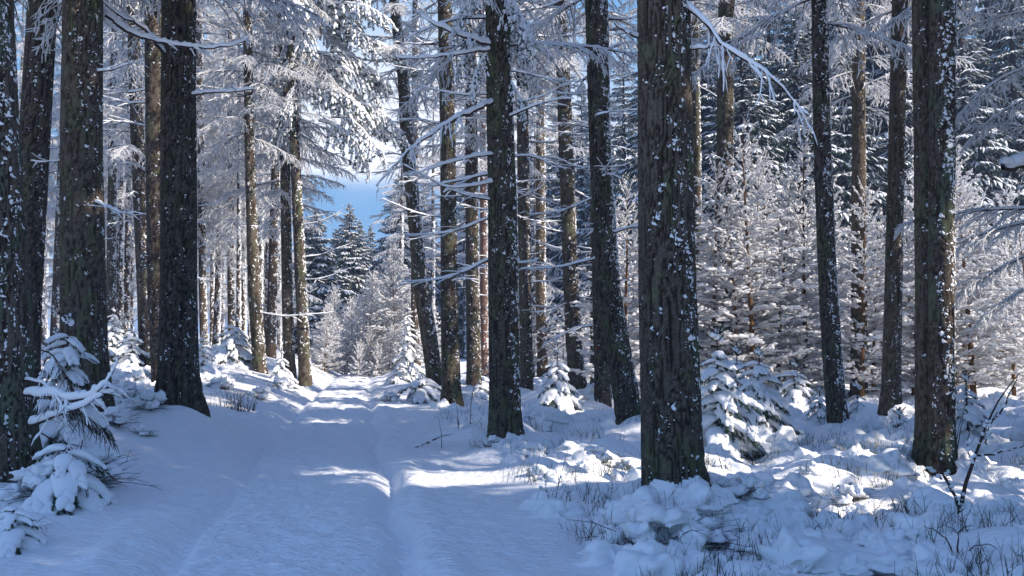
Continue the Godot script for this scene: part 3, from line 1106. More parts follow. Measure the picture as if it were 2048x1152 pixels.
func main_trees() -> void:
	var dark := Color(0.05, 0.037, 0.028)
	var warm := Color(0.085, 0.066, 0.045)
	var teal := Color(0.085, 0.115, 0.075)
	var t: Node3D
	# --- left of the track
	t = tree("massive lichen covered trunk at the left edge with young spruces round its foot", "the left-edge trunk", 10.4, [[985, 12, 138], [800, 4, 120], [400, -14, 108], [0, -32, 106]], {"moss": 0.5, "lichen": teal, "snow": 0.5, "plaster": 0.3, "sprays": 60})
	limb(t, [[50, 790, 10.2], [110, 795, 9.9], [170, 800, 9.7], [212, 765, 9.6], [240, 715, 9.6]], 0.022, 0.008, 0.075, 10, 0.35, 0.5)
	limb(t, [[60, 850, 10.2], [120, 830, 9.8], [160, 815, 9.7], [205, 790, 9.6]], 0.02, 0.006, 0.06, 9, 0.4, 0.8)
	limb(t, [[60, 800, 10.2], [120, 800, 9.8], [190, 845, 9.7], [230, 880, 9.7]], 0.009, 0.002, 0.0, 40, 0.4, 0.7)
	limb(t, [[80, 700, 10.3], [110, 715, 10.0], [150, 790, 9.8], [170, 880, 9.7]], 0.008, 0.002, 0.0, 36, 0.35, 0.8)
	limb(t, [[70, 860, 10.1], [140, 900, 9.9], [190, 930, 9.8], [215, 945, 9.8]], 0.008, 0.002, 0.0, 30, 0.3, 0.2)
	limb(t, [[50, 760, 10.3], [90, 770, 10.0], [125, 820, 9.7], [140, 900, 9.6]], 0.012, 0.004, 0.02, 16, 0.4, 1.0)
	tree("smooth dark trunk leaning right just behind the massive left-edge trunk", "the dark-leaning trunk", 17.0, [[800, 46, 60], [576, 53, 57], [300, 68, 57], [0, 85, 55]], {"moss": 0.0, "tint": dark, "snow": 0.12, "plaster": 0.1, "dense": 45, "stubs": [[70, 1, 0.5, 5, 0.4, 0.1], [95, 1, 0.55, 5, 0.2, -0.1]]})
	tree("thick straight trunk with dark green bark behind the snowy larch branches", "the green trunk", 14.5, [[858, 182, 100], [700, 168, 86], [576, 166, 83], [300, 164, 78], [0, 166, 73]], {"moss": 0.3, "snow": 0.12, "plaster": 0.15, "dense": 45, "stubs": [[290, 1, 0.42, 5, 0.5, 0.5], [318, -1, 0.6, 5, -0.4, -0.15], [478, 1, 0.3, 5, 0.1, 0.0], [150, 1, 0.8, 6, -0.3, 0.1], [400, 1, 0.9, 6, -0.5, -0.2]]})
	tree("grey speckled trunk seen between the thick green trunk and the dark paired trunks", "the grey trunk", 31.0, [[742, 295, 36], [576, 288, 28], [300, 276, 27], [0, 265, 24]], {"moss": 0.15, "snow": 0.7, "branches": 9, "crown_from": 6.5, "sprays": 82})
	tree("slim dark trunk half hidden behind the blackish double-width trunk", "the half-hidden trunk", 24.0, [[770, 322, 36], [576, 313, 35], [300, 310, 35], [0, 307, 34]], {"moss": 0.05, "tint": dark, "snow": 0.12, "plaster": 0.05, "dense": 45, "stubs": [[345, -1, 0.55, 1, 0.2, 0.3], [180, -1, 0.8, 0, 0.3, 0.1], [205, -1, 1.0, 7, 0.2, 0.0], [255, -1, 0.9, 3, 0.1, 0.1], [435, -1, 0.7, 6, 0.3, 0.3], [300, 1, 0.4, 5, 0.3, 0.0]]})
	t = tree("broad blackish trunk with a snow bank at its foot beside the track", "the blackish trunk", 16.5, [[812, 357, 92], [720, 357, 76], [576, 357, 70], [300, 357, 68], [0, 358, 65]], {"moss": 0.22, "tint": Color(0.042, 0.034, 0.026), "lichen": Color(0.06, 0.064, 0.034), "snow": 0.15, "dense": 45, "plaster": 0.1, "stubs": [[412, 1, 0.5, 5, 0.3, 0.05], [515, 1, 0.42, 5, 0.8, 0.5], [445, 1, 0.3, 5, 0.2, 0.0], [60, 1, 0.5, 6, 0.7, 0.1]]})
	limb(t, [[385, 190, 16.3], [420, 185, 15.8], [460, 184, 15.5], [507, 178, 15.3]], 0.022, 0.008, 0.05, 3, 0.3, 0.0)
	limb(t, [[330, 110, 16.3], [290, 60, 15.6], [240, 30, 15.2], [195, -5, 15.0]], 0.03, 0.01, 0.05, 6, 0.6, 0.1)
	limb(t, [[210, 30, 15.0], [260, 65, 15.2], [320, 85, 15.3], [400, 95, 15.4], [460, 92, 15.4], [500, 75, 15.5]], 0.03, 0.008, 0.065, 7, 0.5, 0.3)
	tree("thin straight trunk just right of the broad blackish trunk", "the thin trunk", 46.0, [[692, 408, 17], [576, 405, 15], [300, 402, 14], [0, 398, 13]], {"snow": 0.5, "crown_from": 5.0, "sprays": 82, "branches": 6})
	tree("thin trunk between two young spruces far back on the left bank", "the bank trunk", 48.0, [[690, 464, 18], [576, 462, 15], [300, 461, 14], [0, 462, 12]], {"snow": 0.5, "crown_from": 4.0, "sprays": 82, "branches": 8})
	tree("slightly leaning speckled trunk on the left bank above the dry grass", "the speckled trunk", 33.0, [[755, 521, 32], [576, 508, 24], [300, 499, 19], [0, 495, 17]], {"snow": 0.7, "plaster": 0.35, "tint": warm, "crown_from": 8.0, "sprays": 82, "branches": 6})
	tree("yellowish mossy trunk with many bare branches behind the paired track-side trunks", "the yellowish trunk", 42.0, [[715, 541, 22], [576, 545, 20], [300, 552, 17], [0, 556, 14]], {"moss": 0.7, "lichen": Color(0.14, 0.13, 0.05), "snow": 0.5, "branches": 22, "from": 2.0, "rightward": 0.35, "long": 0.8, "sprays": 82, "crown_from": 9.0})
	tree("left one of two close slim trunks at the track edge", "the left close-trunk", 36.0, [[742, 579, 24], [576, 574, 22], [300, 570, 20], [0, 564, 17]], {"snow": 0.6, "plaster": 0.3, "branches": 6, "crown_from": 6.0, "sprays": 82, "dense": 40})
	t = tree("right one of two close slim trunks, spruce boughs hanging over the track", "the right close-trunk", 33.5, [[748, 610, 26], [576, 602, 23], [300, 590, 20], [0, 579, 17]], {"snow": 0.6, "plaster": 0.5, "branches": 2, "from": 5.0, "crown_from": 14.0, "sprays": 40, "dense": 40, "stubs": [[400, 1, 0.5, 3, 0.1, 0.0], [440, 1, 0.55, 1, 0.3, 0.2], [455, 1, 0.75, 0, -0.2, 0.35], [515, 1, 0.8, 2, 0.2, 0.15], [560, 1, 0.9, 7, -0.2, 0.0]]})
	hanging_boughs(t)
	# --- middle
	tree("trunk leaning left over the track's right edge, snow plastered down its right side", "the track-leaning trunk", 35.0, [[780, 872, 34], [700, 862, 32], [576, 842, 31], [450, 830, 26], [300, 816, 27], [150, 806, 23], [0, 788, 20]], {"snow": 0.8, "plaster": 1.0, "branches": 30, "from": 5.0, "rightward": 0.4, "crown_from": 11.0, "sprays": 35, "tint": warm * 0.85})
	tree("thin upright trunk standing behind the track-leaning trunk", "the hindmost trunk", 52.0, [[718, 831, 20], [576, 830, 17], [300, 830, 15], [0, 831, 12]], {"snow": 0.8, "branches": 8, "crown_from": 9.0, "sprays": 45})
	tree("straight trunk with a mossy foot right beside the track-leaning trunk", "the mossy-foot trunk", 26.5, [[810, 904, 40], [720, 901, 36], [576, 898, 33], [300, 896, 31], [0, 890, 29]], {"snow": 0.6, "plaster": 0.35, "branches": 24, "from": 3.0, "rightward": 0.5, "sprays": 35, "tint": warm * 0.75})
	tree("branchy trunk half way back between the mossy-foot trunk and the stout centre trunk", "the middle trunk", 36.0, [[772, 948, 32], [576, 945, 27], [300, 943, 25], [0, 942, 22]], {"snow": 0.8, "branches": 30, "from": 3.0, "sprays": 55, "crown_from": 8.5})
	t = tree("stout dark trunk in the middle with a mossy foot and one great drooping bough", "the stout trunk", 16.3, [[886, 1009, 68], [800, 1010, 61], [576, 1006, 58], [400, 1005, 56], [150, 998, 51], [0, 995, 48]], {"moss": 0.32, "tint": dark, "snow": 0.75, "plaster": 0.45, "branches": 13, "from": 2.6, "rightward": 0.15, "sprays": 30, "crown_from": 6.0})
	limb(t, [[985, 205, 16.1], [940, 225, 15.6], [880, 255, 15.2], [820, 300, 14.9], [775, 345, 14.8], [752, 372, 14.8]], 0.035, 0.008, 0.05, 34, 0.6, 0.55)
	limb(t, [[985, 310, 16.1], [930, 318, 15.7], [870, 335, 15.4], [842, 345, 15.3]], 0.02, 0.006, 0.05, 5, 0.4, 0.1)
	limb(t, [[985, 365, 16.1], [940, 372, 15.8], [900, 376, 15.6], [888, 374, 15.6]], 0.018, 0.006, 0.05, 4, 0.4, 0.1)
	limb(t, [[980, 100, 16.1], [900, 110, 15.6], [840, 118, 15.4], [790, 115, 15.3]], 0.022, 0.007, 0.05, 6, 0.4, 0.1)
	limb(t, [[980, 90, 16.1], [930, 75, 15.7], [870, 50, 15.4], [835, 25, 15.3]], 0.03, 0.008, 0.07, 12, 0.6, 0.4)
	for b in [[150, -0.3, 0.55], [95, 3.6, 0.6], [60, 0.5, 0.7], [20, 2.7, 0.75], [-10, -0.6, 0.8], [-40, 3.3, 0.8], [-60, 1.2, 0.8]]:
		var turn := Basis(Vector3.UP, b[1]) * Basis(Vector3.BACK, -0.35)
		part("bough", P.hang[int(b[0] + 100) % 4], t, Transform3D(turn.scaled(Vector3.ONE * b[2]), Vector3(-0.1, at(1024, b[0], 16.3).y - t.position.y, 0)))
	t = tree("thin pinkish trunk with a red paint dot behind the stout centre trunk", "the red-dotted trunk", 44.0, [[762, 970, 17], [576, 968, 15], [300, 966, 13], [0, 964, 12]], {"tint": Color(0.13, 0.085, 0.07), "moss": 0.0, "snow": 0.3, "branches": 8, "crown_from": 9.0, "sprays": 40})
	paint_dot(t, 968, 678, 44.0)
	tree("straight branchy trunk right behind the stout centre trunk", "the branchy trunk", 33.0, [[786, 1054, 27], [576, 1050, 25], [300, 1046, 24], [0, 1043, 22]], {"snow": 0.8, "plaster": 0.45, "branches": 30, "from": 2.4, "rightward": 0.6, "sprays": 40, "crown_from": 9.5})
	tree("paler slim trunk farther back, left of the round snowy spruce", "the slim trunk", 44.0, [[748, 1086, 23], [576, 1081, 21], [300, 1081, 19], [0, 1083, 17]], {"tint": warm, "snow": 0.6, "branches": 16, "from": 3.0, "sprays": 45, "crown_from": 10.0})
	tree("trunk behind the round snowy spruce with many short bare branches", "the short-branched trunk", 32.0, [[788, 1157, 38], [700, 1149, 32], [576, 1142, 30], [300, 1132, 29], [0, 1121, 26]], {"snow": 0.8, "plaster": 0.6, "branches": 34, "from": 2.0, "rightward": 0.35, "sprays": 40, "crown_from": 10.0})
	tree("strongly leaning trunk with a green lichen patch and a snow-lined right edge", "the lichen-patched trunk", 20.5, [[846, 1262, 54], [740, 1243, 50], [576, 1217, 46], [300, 1200, 44], [0, 1193, 45]], {"moss": 0.42, "snow": 0.55, "plaster": 1.0, "branches": 15, "from": 3.2, "rightward": 0.12, "sprays": 30, "crown_from": 8.0, "tint": dark})
	t = tree("dark trunk with a tiny red mark half hidden by the lichen-patch leaning trunk", "the red-marked trunk", 26.5, [[810, 1207, 36], [576, 1200, 32], [300, 1196, 29], [0, 1192, 26]], {"tint": dark, "snow": 0.5, "branches": 4, "sprays": 30})
	paint_dot(t, 1194, 695, 26.5)
	tree("narrow greenish trunk left of the dark red-marked trunk", "the narrow trunk", 33.0, [[785, 1186, 13], [576, 1186, 11], [300, 1186, 10], [0, 1187, 9]], {"tint": warm, "moss": 0.4, "snow": 0.3, "branches": 5, "sprays": 30})
	# --- right
	t = tree("largest furrowed trunk in the right foreground with a twiggy bush at its foot", "the furrowed trunk", 9.8, [[1016, 1349, 124], [900, 1345, 118], [576, 1335, 111], [300, 1331, 106], [0, 1328, 103]], {"moss": 0.18, "tint": Color(0.062, 0.05, 0.04), "snow": 0.75, "plaster": 0.3, "sprays": 50, "stubs": [[118, -1, 0.12, 5, 0.2, 0.1], [172, -1, 0.22, 5, 0.1, 0.0], [215, -1, 0.33, 1, 0.1, -0.1]]})
	limb(t, [[1375, 12, 9.7], [1415, 50, 9.4], [1455, 98, 9.2], [1505, 128, 9.15], [1560, 172, 9.1], [1590, 212, 9.1], [1620, 232, 9.1]], 0.022, 0.008, 0.046, 20, 0.6, 0.9)
	limb(t, [[1380, 98, 9.7], [1410, 97, 9.5], [1440, 92, 9.3]], 0.012, 0.006, 0.035, 0, 0.2, 0.0)
	limb(t, [[1275, 75, 9.7], [1245, 60, 9.5], [1230, 48, 9.4]], 0.012, 0.006, 0.03, 3, 0.25, 0.2)
	tree("straight speckled trunk behind and right of the largest furrowed trunk", "the straight trunk", 31.0, [[768, 1447, 38], [576, 1444, 37], [300, 1450, 34], [0, 1453, 32]], {"snow": 0.9, "plaster": 0.3, "branches": 9, "from": 2.5, "to": 7.0, "rightward": 0.7, "sprays": 70, "crown_from": 11.0})
	tree("faint slim trunk showing at the largest furrowed trunk's right shoulder", "the shoulder trunk", 34.0, [[780, 1398, 18], [576, 1396, 17], [300, 1394, 16], [0, 1389, 15]], {"snow": 0.6, "branches": 8, "sprays": 60, "tint": warm})
	tree("leaning dark trunk heavily spotted with snow, second-nearest on the right side", "the snow-spotted trunk", 18.7, [[860, 1678, 40], [760, 1668, 38], [576, 1656, 36], [300, 1645, 34], [0, 1638, 30]], {"tint": dark, "snow": 1.7, "plaster": 0.8, "sprays": 50, "stubs": [[287, -1, 0.32, 5, 0.1, 0.0], [314, -1, 0.38, 5, -0.2, 0.0], [62, -1, 0.22, 5, 0.2, 0.0], [355, -1, 0.25, 5, 0.5, 0.0], [415, -1, 0.2, 5, 0.1, 0.0], [545, -1, 0.18, 5, 0.4, 0.0]]})
	tree("brown upright trunk, left one of two paler trunks before the young larches", "the brown trunk", 29.0, [[796, 1718, 37], [576, 1718, 30], [300, 1718, 27], [0, 1717, 24]], {"tint": warm * 1.35, "moss": 0.1, "snow": 0.45, "plaster": 0.25, "sprays": 60, "crown_from": 8.5})
	tree("brown trunk leaning right, right one of two paler trunks before the young larches", "the right-leaning trunk", 22.6, [[831, 1780, 43], [740, 1783, 37], [576, 1787, 33], [300, 1793, 31], [0, 1800, 31]], {"tint": warm * 1.1, "moss": 0.2, "snow": 0.8, "plaster": 0.3, "sprays": 50, "stubs": [[285, -1, 0.4, 5, 0.1, -0.1], [362, -1, 0.3, 5, 0.0, -0.2], [435, -1, 0.4, 5, 0.1, 0.0], [435, 1, 0.35, 5, 0.1, 0.1], [500, 1, 0.25, 5, 0.4, 0.4]]})
	tree("left stem of the twin trunks at right, bare on its left side", "the left twin", 13.1, [[934, 1853, 46], [576, 1852, 42], [300, 1850, 42], [0, 1846, 42]], {"moss": 0.2, "tint": Color(0.075, 0.06, 0.048), "snow": 0.12, "plaster": 0.1, "sprays": 40})
	tree("right stem of the twin trunks, blotched with snow and green lichen", "the right twin", 12.7, [[940, 1885, 46], [576, 1882, 49], [300, 1884, 49], [0, 1885, 48]], {"moss": 0.3, "lichen": teal, "tint": dark, "snow": 1.5, "plaster": 0.6, "sprays": 40})
	# a tree just outside the right edge whose boughs reach into the picture
	t = tree("feathery frosted boughs reaching in from a tree beyond the right edge", "the frame edge", 13.5, [[930, 2130, 60], [576, 2128, 52], [300, 2126, 50], [0, 2124, 46]], {"snow": 0.8, "sprays": 40})
	limb(t, [[2120, 322, 13.3], [2060, 332, 12.8], [2001, 336, 12.5]], 0.05, 0.03, 0.14, 0, 0.3, 0.0)
	for b in [[20, 0.55, -0.1], [130, 0.75, -0.35], [190, 0.6, -0.4], [260, 0.45, 0.25], [420, 0.85, 0.1], [440, 0.8, -0.15], [500, 0.7, -0.3], [560, 0.6, -0.35]]:
		frost_bough(t, b[0], 13.5, PI + rr(-0.35, 0.35), b[1], b[2], -0.2)


func frost_bough(o: Node3D, row: float, d: float, a: float, size: float, tilt: float, x: float) -> void:
	var y := at(1024, row, d).y - o.position.y
	var turn := Basis(Vector3.UP, a) * Basis(Vector3.BACK, tilt)
	part("frosted_bough", P.frost[int(row) % 4], o, Transform3D(turn.scaled(Vector3.ONE * size), Vector3(x, y, 0)))


func paint_dot(o: Node3D, u: float, v: float, d: float) -> void:
	var mb := MB.new()
	mb.blob(Vector3.ZERO, Vector3(0.035, 0.03, 0.02), Basis(), 4, 8, 0.1, rng)
	var q := at(u, v, d - 0.3) - o.position
	var s := part("paint_mark", made([[mb, M.red]]), o, Transform3D(Basis(), q))
	s.position.z = minf(q.z, 0.33)


# the dense drooping boughs over the track
func hanging_boughs(o: Node3D) -> void:
	var list := []
	var frosty := []
	for i in 84:
		var f := rng.randf()
		var y := lerpf(at(1024, 265, 33.5).y, at(1024, -420, 33.5).y, f) - o.position.y
		var a := rr(-0.85, 0.85) if rng.randf() < 0.8 else rr(0.9, 5.2)
		var s := rr(1.1, 1.9) * (1.0 if cos(a) > 0.0 else 0.5)
		var turn := Basis(Vector3.UP, a) * Basis(Vector3.BACK, rr(-0.3, 0.2))
		list.append(Transform3D(turn.scaled(Vector3(s, 1.35, s * 0.8)), Vector3(-0.2 - 0.02 * y + maxf(cos(a), 0.0) * rr(0.0, 1.9), y, rr(-0.3, 0.3))))
	for i in 30:
		var y := lerpf(at(1024, 300, 33.5).y, at(1024, -200, 33.5).y, rng.randf()) - o.position.y
		var turn := Basis(Vector3.UP, rr(-1.5, 1.5)) * Basis(Vector3.BACK, rr(-0.5, 0.0))
		frosty.append(Transform3D(turn.scaled(Vector3.ONE * rr(0.7, 1.1)), Vector3(-0.25 - 0.02 * y, y, 0)))
	split_scatter("hanging_boughs", P.hang, list, o)
	split_scatter("frosted_twigs", P.frost, frosty, o)


func far_wood() -> void:
	# the rimed wood behind the left bank
	var spots := [[110, 40, 17], [222, 37, 20], [236, 52, 10], [252, 46, 14], [262, 60, 9], [82, 44, 15], [436, 62, 9], [445, 70, 8], [480, 66, 9], [530, 58, 10], [425, 54, 9], [205, 64, 10], [-20, 50, 16], [30, 62, 12], [140, 70, 12], [190, 75, 10], [330, 60, 12], [385, 68, 10], [560, 66, 9], [500, 80, 8], [300, 78, 10], [90, 80, 10], [-60, 70, 12], [-90, 45, 16], [-30, 85, 10], [240, 88, 9], [370, 90, 9], [430, 92, 8], [545, 90, 8], [160, 52, 12], [60, 54, 12], [520, 46, 11], [380, 52, 11], [432, 50, 12], [488, 54, 10], [478, 44, 9], [242, 44, 10], [120, 58, 11], [345, 48, 12], [535, 50, 9]]
	var row := []
	for s in spots:
		row.append(far_tree(s[0], s[1], s[2], (rr(5.0, 8.0) if s[1] < 56 else rr(2.5, 5.0)), 66, "rimed trees behind the left bank", rr(-0.015, 0.015)))
	label_by_gap(row, "slender rimed far-off trunk", "the slender rimed trunks")
	row = []
	for s in [[800, 78, 10], [865, 84, 10], [930, 80, 10], [975, 86, 9], [1022, 92, 9], [1070, 84, 9], [1130, 96, 9], [1195, 90, 9], [1245, 98, 9]]:
		row.append(far_tree(s[0], s[1], s[2], rr(5.0, 9.0), 60, "rimed trees behind the middle trunks", rr(-0.015, 0.015)))
	label_by_gap(row, "thin rimed far-off tree", "the thin rimed far-off trees")
	# the wood goes on to the right of the picture, in front of the young larches
	var woods := Node3D.new()
	woods.name = "woods"
	add_child(woods)
	woods.set_meta("kind", "stuff")
	woods.set_meta("label", "wood going on to both sides of the picture")
	var boughs := []
	var stems := MB.new()
	for w in [[11, 4.2], [9.5, 3.0], [13, 3.6], [15, 2.6], [14.5, 15.5, 10.0], [21, 17.5], [31, 14], [36, 16], [38, 10], [22, 0], [12, 3], [14, -1], [20, -3], [28, -4], [31, 4], [42, 8], [36, -1], [50, 80], [55, 84], [60, 88], [65, 92], [52, 92], [58, 97], [70, 98], [10.5, 9.5, 11.0], [15, 9, 13.0], [9, 12.5, 11.0], [14, 11.3, 12.0], [25, 10.5, 12.0], [12, 7.5, 12.5], [9.6, 9, 0.4, 4.6], [10, 10.7, 0.4, 5.4], [10.4, 12.3, 0.4, 4.4], [10.8, 13.9, 0.4, 5.0]]:
		var foot := Vector3(w[0], smooth_ground(w[0], w[1]) - 0.2, -w[1])
		var high: float = w[3] if w.size() > 3 else rr(20, 24)
		var wide := 1.0 if w.size() < 4 else 0.5
		stems.tube(PackedVector3Array([foot, foot + Vector3(0, high * 0.5, 0), foot + Vector3(0, high, 0)]), PackedFloat32Array([0.24 * wide, 0.16 * wide, 0.02]), 12, WOOD)
		for i in int(110 * wide):
			var f := (i + rng.randf()) / int(110 * wide)
			var turn := Basis(Vector3.UP, i * 2.4 + rr(-0.5, 0.5)) * Basis(Vector3.BACK, rr(-0.35, 0.0) + 0.3 * f)
			boughs.append(Transform3D(turn.scaled(Vector3.ONE * lerpf(1.8, 0.4, f) * wide * rr(0.8, 1.1)), foot + Vector3(0, lerpf(w[2] if w.size() > 2 else 5.0, high - 0.3, f), 0)))
	# and the rimed wood goes on to the left
	var twigs := []
	for i in 34:
		var d := 9.0 + i * 2.0
		var x: float = -(0.56 * d + 3.2 + (2.5 if i < 5 else 0.0) + [0.0, 6.0, 13.0, 21.0][i % 4] + rr(-1.5, 1.5))
		var foot := Vector3(x, smooth_ground(x, d) - 0.2, -d)
		var high := rr(20, 25)
		stems.tube(PackedVector3Array([foot, foot + Vector3(0, high * 0.5, 0), foot + Vector3(0, high, 0)]), PackedFloat32Array([0.22, 0.15, 0.02]), 12, WOOD)
		for k in 60:
			var f := (k + rng.randf()) / 60
			var turn := Basis(Vector3.UP, k * 2.4 + rr(-0.5, 0.5)) * Basis(Vector3.BACK, rr(-0.35, 0.1) + 0.3 * f)
			twigs.append(Transform3D(turn.scaled(Vector3.ONE * lerpf(1.25, 0.35, f) * rr(0.7, 1.1)), foot + Vector3(0, lerpf(4.5, high - 0.3, f), 0)))
	part("stems", made([[stems, M.wood]]), woods)
	split_scatter("crowns", P.spruce, boughs, woods)
	split_scatter("frosted_twigs", P.frost, twigs, woods)
	# spruces closing the view
	far_spruce(697, 78, 408, 3.6, "pointed bluish spruce rising into the blue gap above the end of the track", "spruces at the end of the track")
	far_spruce(672, 88, 455, 3.0, "small spruce tip just left of the pointed spruce in the blue gap", "spruces at the end of the track")
	far_spruce(628, 70, 418, 4.2, "spruce half hidden behind the close paired trunks left of the blue gap", "spruces at the end of the track")
	far_spruce(718, 92, 440, 3.4, "slim spruce top just right of the pointed spruce", "spruces at the end of the track")
	far_spruce(740, 96, 452, 3.0, "low spruce right of the blue gap behind the slim spruce top", "spruces at the end of the track")
	far_spruce(795, 84, 345, 4.6, "tall pale spruce behind the track-leaning trunk", "spruces at the end of the track")
	far_spruce(848, 92, 360, 4.2, "pale spruce filling the gap right of the track-leaning trunk", "spruces at the end of the track")
	far_spruce(920, 95, 330, 4.4, "pale spruce between the mossy-foot trunk and the branchy middle trunk", "spruces at the end of the track")
	far_spruce(985, 96, 300, 4.6, "spruce top hidden behind the stout centre trunk", "spruces at the end of the track")
	far_spruce(1062, 92, 230, 4.8, "blue spruce behind the straight branchy trunk", "dark spruces behind the young larches")
	far_spruce(1118, 90, 110, 5.0, "blue spruce left of the trunk behind the round spruce", "dark spruces behind the young larches")
	far_spruce(1165, 86, 160, 4.6, "blue spruce right of the trunk behind the round spruce", "dark spruces behind the young larches")
	far_spruce(1250, 84, 60, 5.2, "tall blue spruce left of the largest furrowed trunk", "dark spruces behind the young larches")
	row = []
	for s in [[1330, 59.6, -120], [1405, 56.8, -110], [1490, 52.5, -30], [1545, 56.8, -150], [1600, 54.7, -70], [1665, 59.6, -170], [1700, 56.1, -30], [1755, 58.9, -210], [1820, 56.8, -210], [1875, 63.9, -250], [1935, 58.2, -170], [1990, 62.5, -240], [2040, 59.6, -190], [2095, 63.9, -210], [1780, 68.2, -270], [1630, 69.6, -190], [1450, 69.6, -150], [2150, 61.1, -210]]:
		row.append(far_spruce(s[0], s[1], s[2], rr(4.4, 5.4), "", "dark spruces behind the young larches"))
	label_by_gap(row, "tall shaded spruce", "the tall shaded spruces")


func young_trees() -> void:
	# sunlit young larches: right-hand plantation and the end of the track
	var list := []
	for i in 51:
		var u := lerpf(1230, 2090, (i % 17 + rr(0.1, 0.9)) / 17.0)
		var d: float = [30.0, 36.0, 43.0][i / 17] + rr(-2.5, 2.5)
		list.append([u, d, rr(4.4, 8.2) * (0.85 if u < 1450 else 1.0)])
	for i in 10:
		list.append([lerpf(1010, 1260, (i + rr(0.2, 0.8)) / 10.0), rr(42, 54), rr(2.6, 5.2)])
	var row := []
	for i in list.size():
		var s: Array = list[i]
		var x: float = (s[0] - 1024.0) / F * s[1]
		row.append(young_larch(x, s[1], s[2], "", "snow-dotted young larches", 1.0))
	label_by_gap(row, "snow-dotted young larch", "the young larches")
	for s in [[735, 54, 5.4, "young larch with a thin brown stem at the end of the track"], [790, 53, 6.6, "taller young larch with a brown stem right of the track's end"], [650, 52, 3.4, "bright young larch left of the track's end beside the close paired trunks"], [700, 58, 4.2, "rounded white larch in the middle of the track's end"], [765, 57, 4.6, "white larch between the two brown-stemmed larches at the track's end"], [675, 60, 3.0, "low white larch straight behind the end of the track"], [830, 56, 4.6, "white larch behind the track-leaning trunk's foot"], [720, 50, 1.6, "small white bush where the track ends"], [760, 50, 1.5, "small white bush right of where the track ends"], [640, 55, 1.8, "small white bush left of where the track ends"], [860, 50, 3.0, "white larch right of the track-leaning trunk"],
		[655, 53, 2.2, "rounded white bush at the left side of the track's end"], [690, 54, 1.8, "low rounded white bush closing the middle of the track's end"], [738, 52, 2.4, "white bush below the thin brown-stemmed larch"], [778, 51, 2.2, "white bush below the taller brown-stemmed larch"], [808, 50, 2.0, "white bush left of the tall narrow young spruce"], [668, 62, 5.0, "pale larch behind the low larch at the track's end"], [748, 63, 6.0, "pale larch far behind the white bushes"], [715, 64, 4.6, "pale larch under the pointed bluish spruce"]]:
		young_larch((s[0] - 1024.0) / F * s[1], s[1], s[2], s[3], "white larches at the end of the track", 2.4)
	# young spruces
	small_spruce(1115, 818, 24.5, 1.65, 1.35, "round snow-covered little spruce in the middle with an upright leader", 0.45)
	small_spruce(1437, 905, 14.8, 1.9, 1.5, "large snow-laden young spruce right of the largest furrowed trunk", 0.4)
	small_spruce(1520, 850, 18.0, 1.45, 1.5, "young spruce behind the large snow-laden one, its tips poking out", 0.3)
	small_spruce(1475, 815, 21.5, 1.4, 1.4, "young spruce with bare tips in front of the straight speckled trunk", 0.35)
	small_spruce(1590, 812, 22.0, 1.05, 1.5, "wide low spruce left of the snow-spotted leaning trunk", 0.25)
	small_spruce(1640, 830, 20.0, 0.6, 0.7, "small snow mound spruce touching the snow-spotted leaning trunk", 0.15)
	small_spruce(1716, 850, 20.0, 0.95, 0.6, "little spruce with a pointed snow cap below the left paler trunk", 0.35)
	small_spruce(1800, 880, 17.0, 0.55, 0.75, "low buried spruce left of the twin trunks", 0.2)
	small_spruce(1935, 880, 16.5, 1.15, 0.85, "snow-clad young spruce right of the twin trunks", 0.25)
	small_spruce(470, 748, 33.5, 1.9, 2.0, "snow-clad young spruce on the left bank between slim trunks", 0.5)
	small_spruce(405, 745, 30.0, 1.25, 1.0, "young spruce against the broad blackish trunk's right side", 0.2)
	small_spruce(262, 735, 30.5, 1.5, 1.2, "young spruce left of the grey speckled trunk", 0.3)
	small_spruce(225, 700, 36.0, 1.6, 1.2, "tall young spruce drooping behind the thick green trunk", 0.3)
	small_spruce(562, 755, 32.0, 1.0, 1.1, "small spruce at the foot of the close paired trunks", 0.35)
	small_spruce(815, 742, 42.0, 2.9, 1.4, "tall narrow young spruce behind the track-leaning trunk", 0.5)
	small_spruce(130, 880, 12.6, 1.65, 1.25, "bowed young spruce between the massive and the thick green trunk", 0.3)
	small_spruce(130, 1000, 9.6, 0.5, 1.4, "low snow-heaped spruce at the massive left-edge trunk's foot", 0.0)
	small_spruce(25, 1120, 8.1, 0.3, 0.75, "half buried spruce sprig in the bottom left corner", 0.0)
	small_spruce(845, 800, 28.0, 0.7, 1.6, "flattened spruce left of the mossy-foot trunk, bent to the track", 0.0)
	small_spruce(960, 800, 28.5, 0.6, 1.0, "low spruce mound between the mossy-foot and stout centre trunks", 0.15)
	small_spruce(800, 765, 38.0, 0.7, 1.5, "low snowy spruce where the track bends right", 0.0)


func bush(u: float, v: float, d: float, size: float, label: String) -> void:
	var q := at(u, v, d)
	var foot := Vector3(q.x, ground(q.x, d) - 0.03, -d)
	var o := thing("heath_bush", label, "bush", foot, "twiggy heath bushes poking through the snow")
	part("twigs_and_snow", P.heath[int(u) % 4], o, Transform3D(Basis(Vector3.UP, u).scaled(Vector3.ONE * size), Vector3.ZERO))


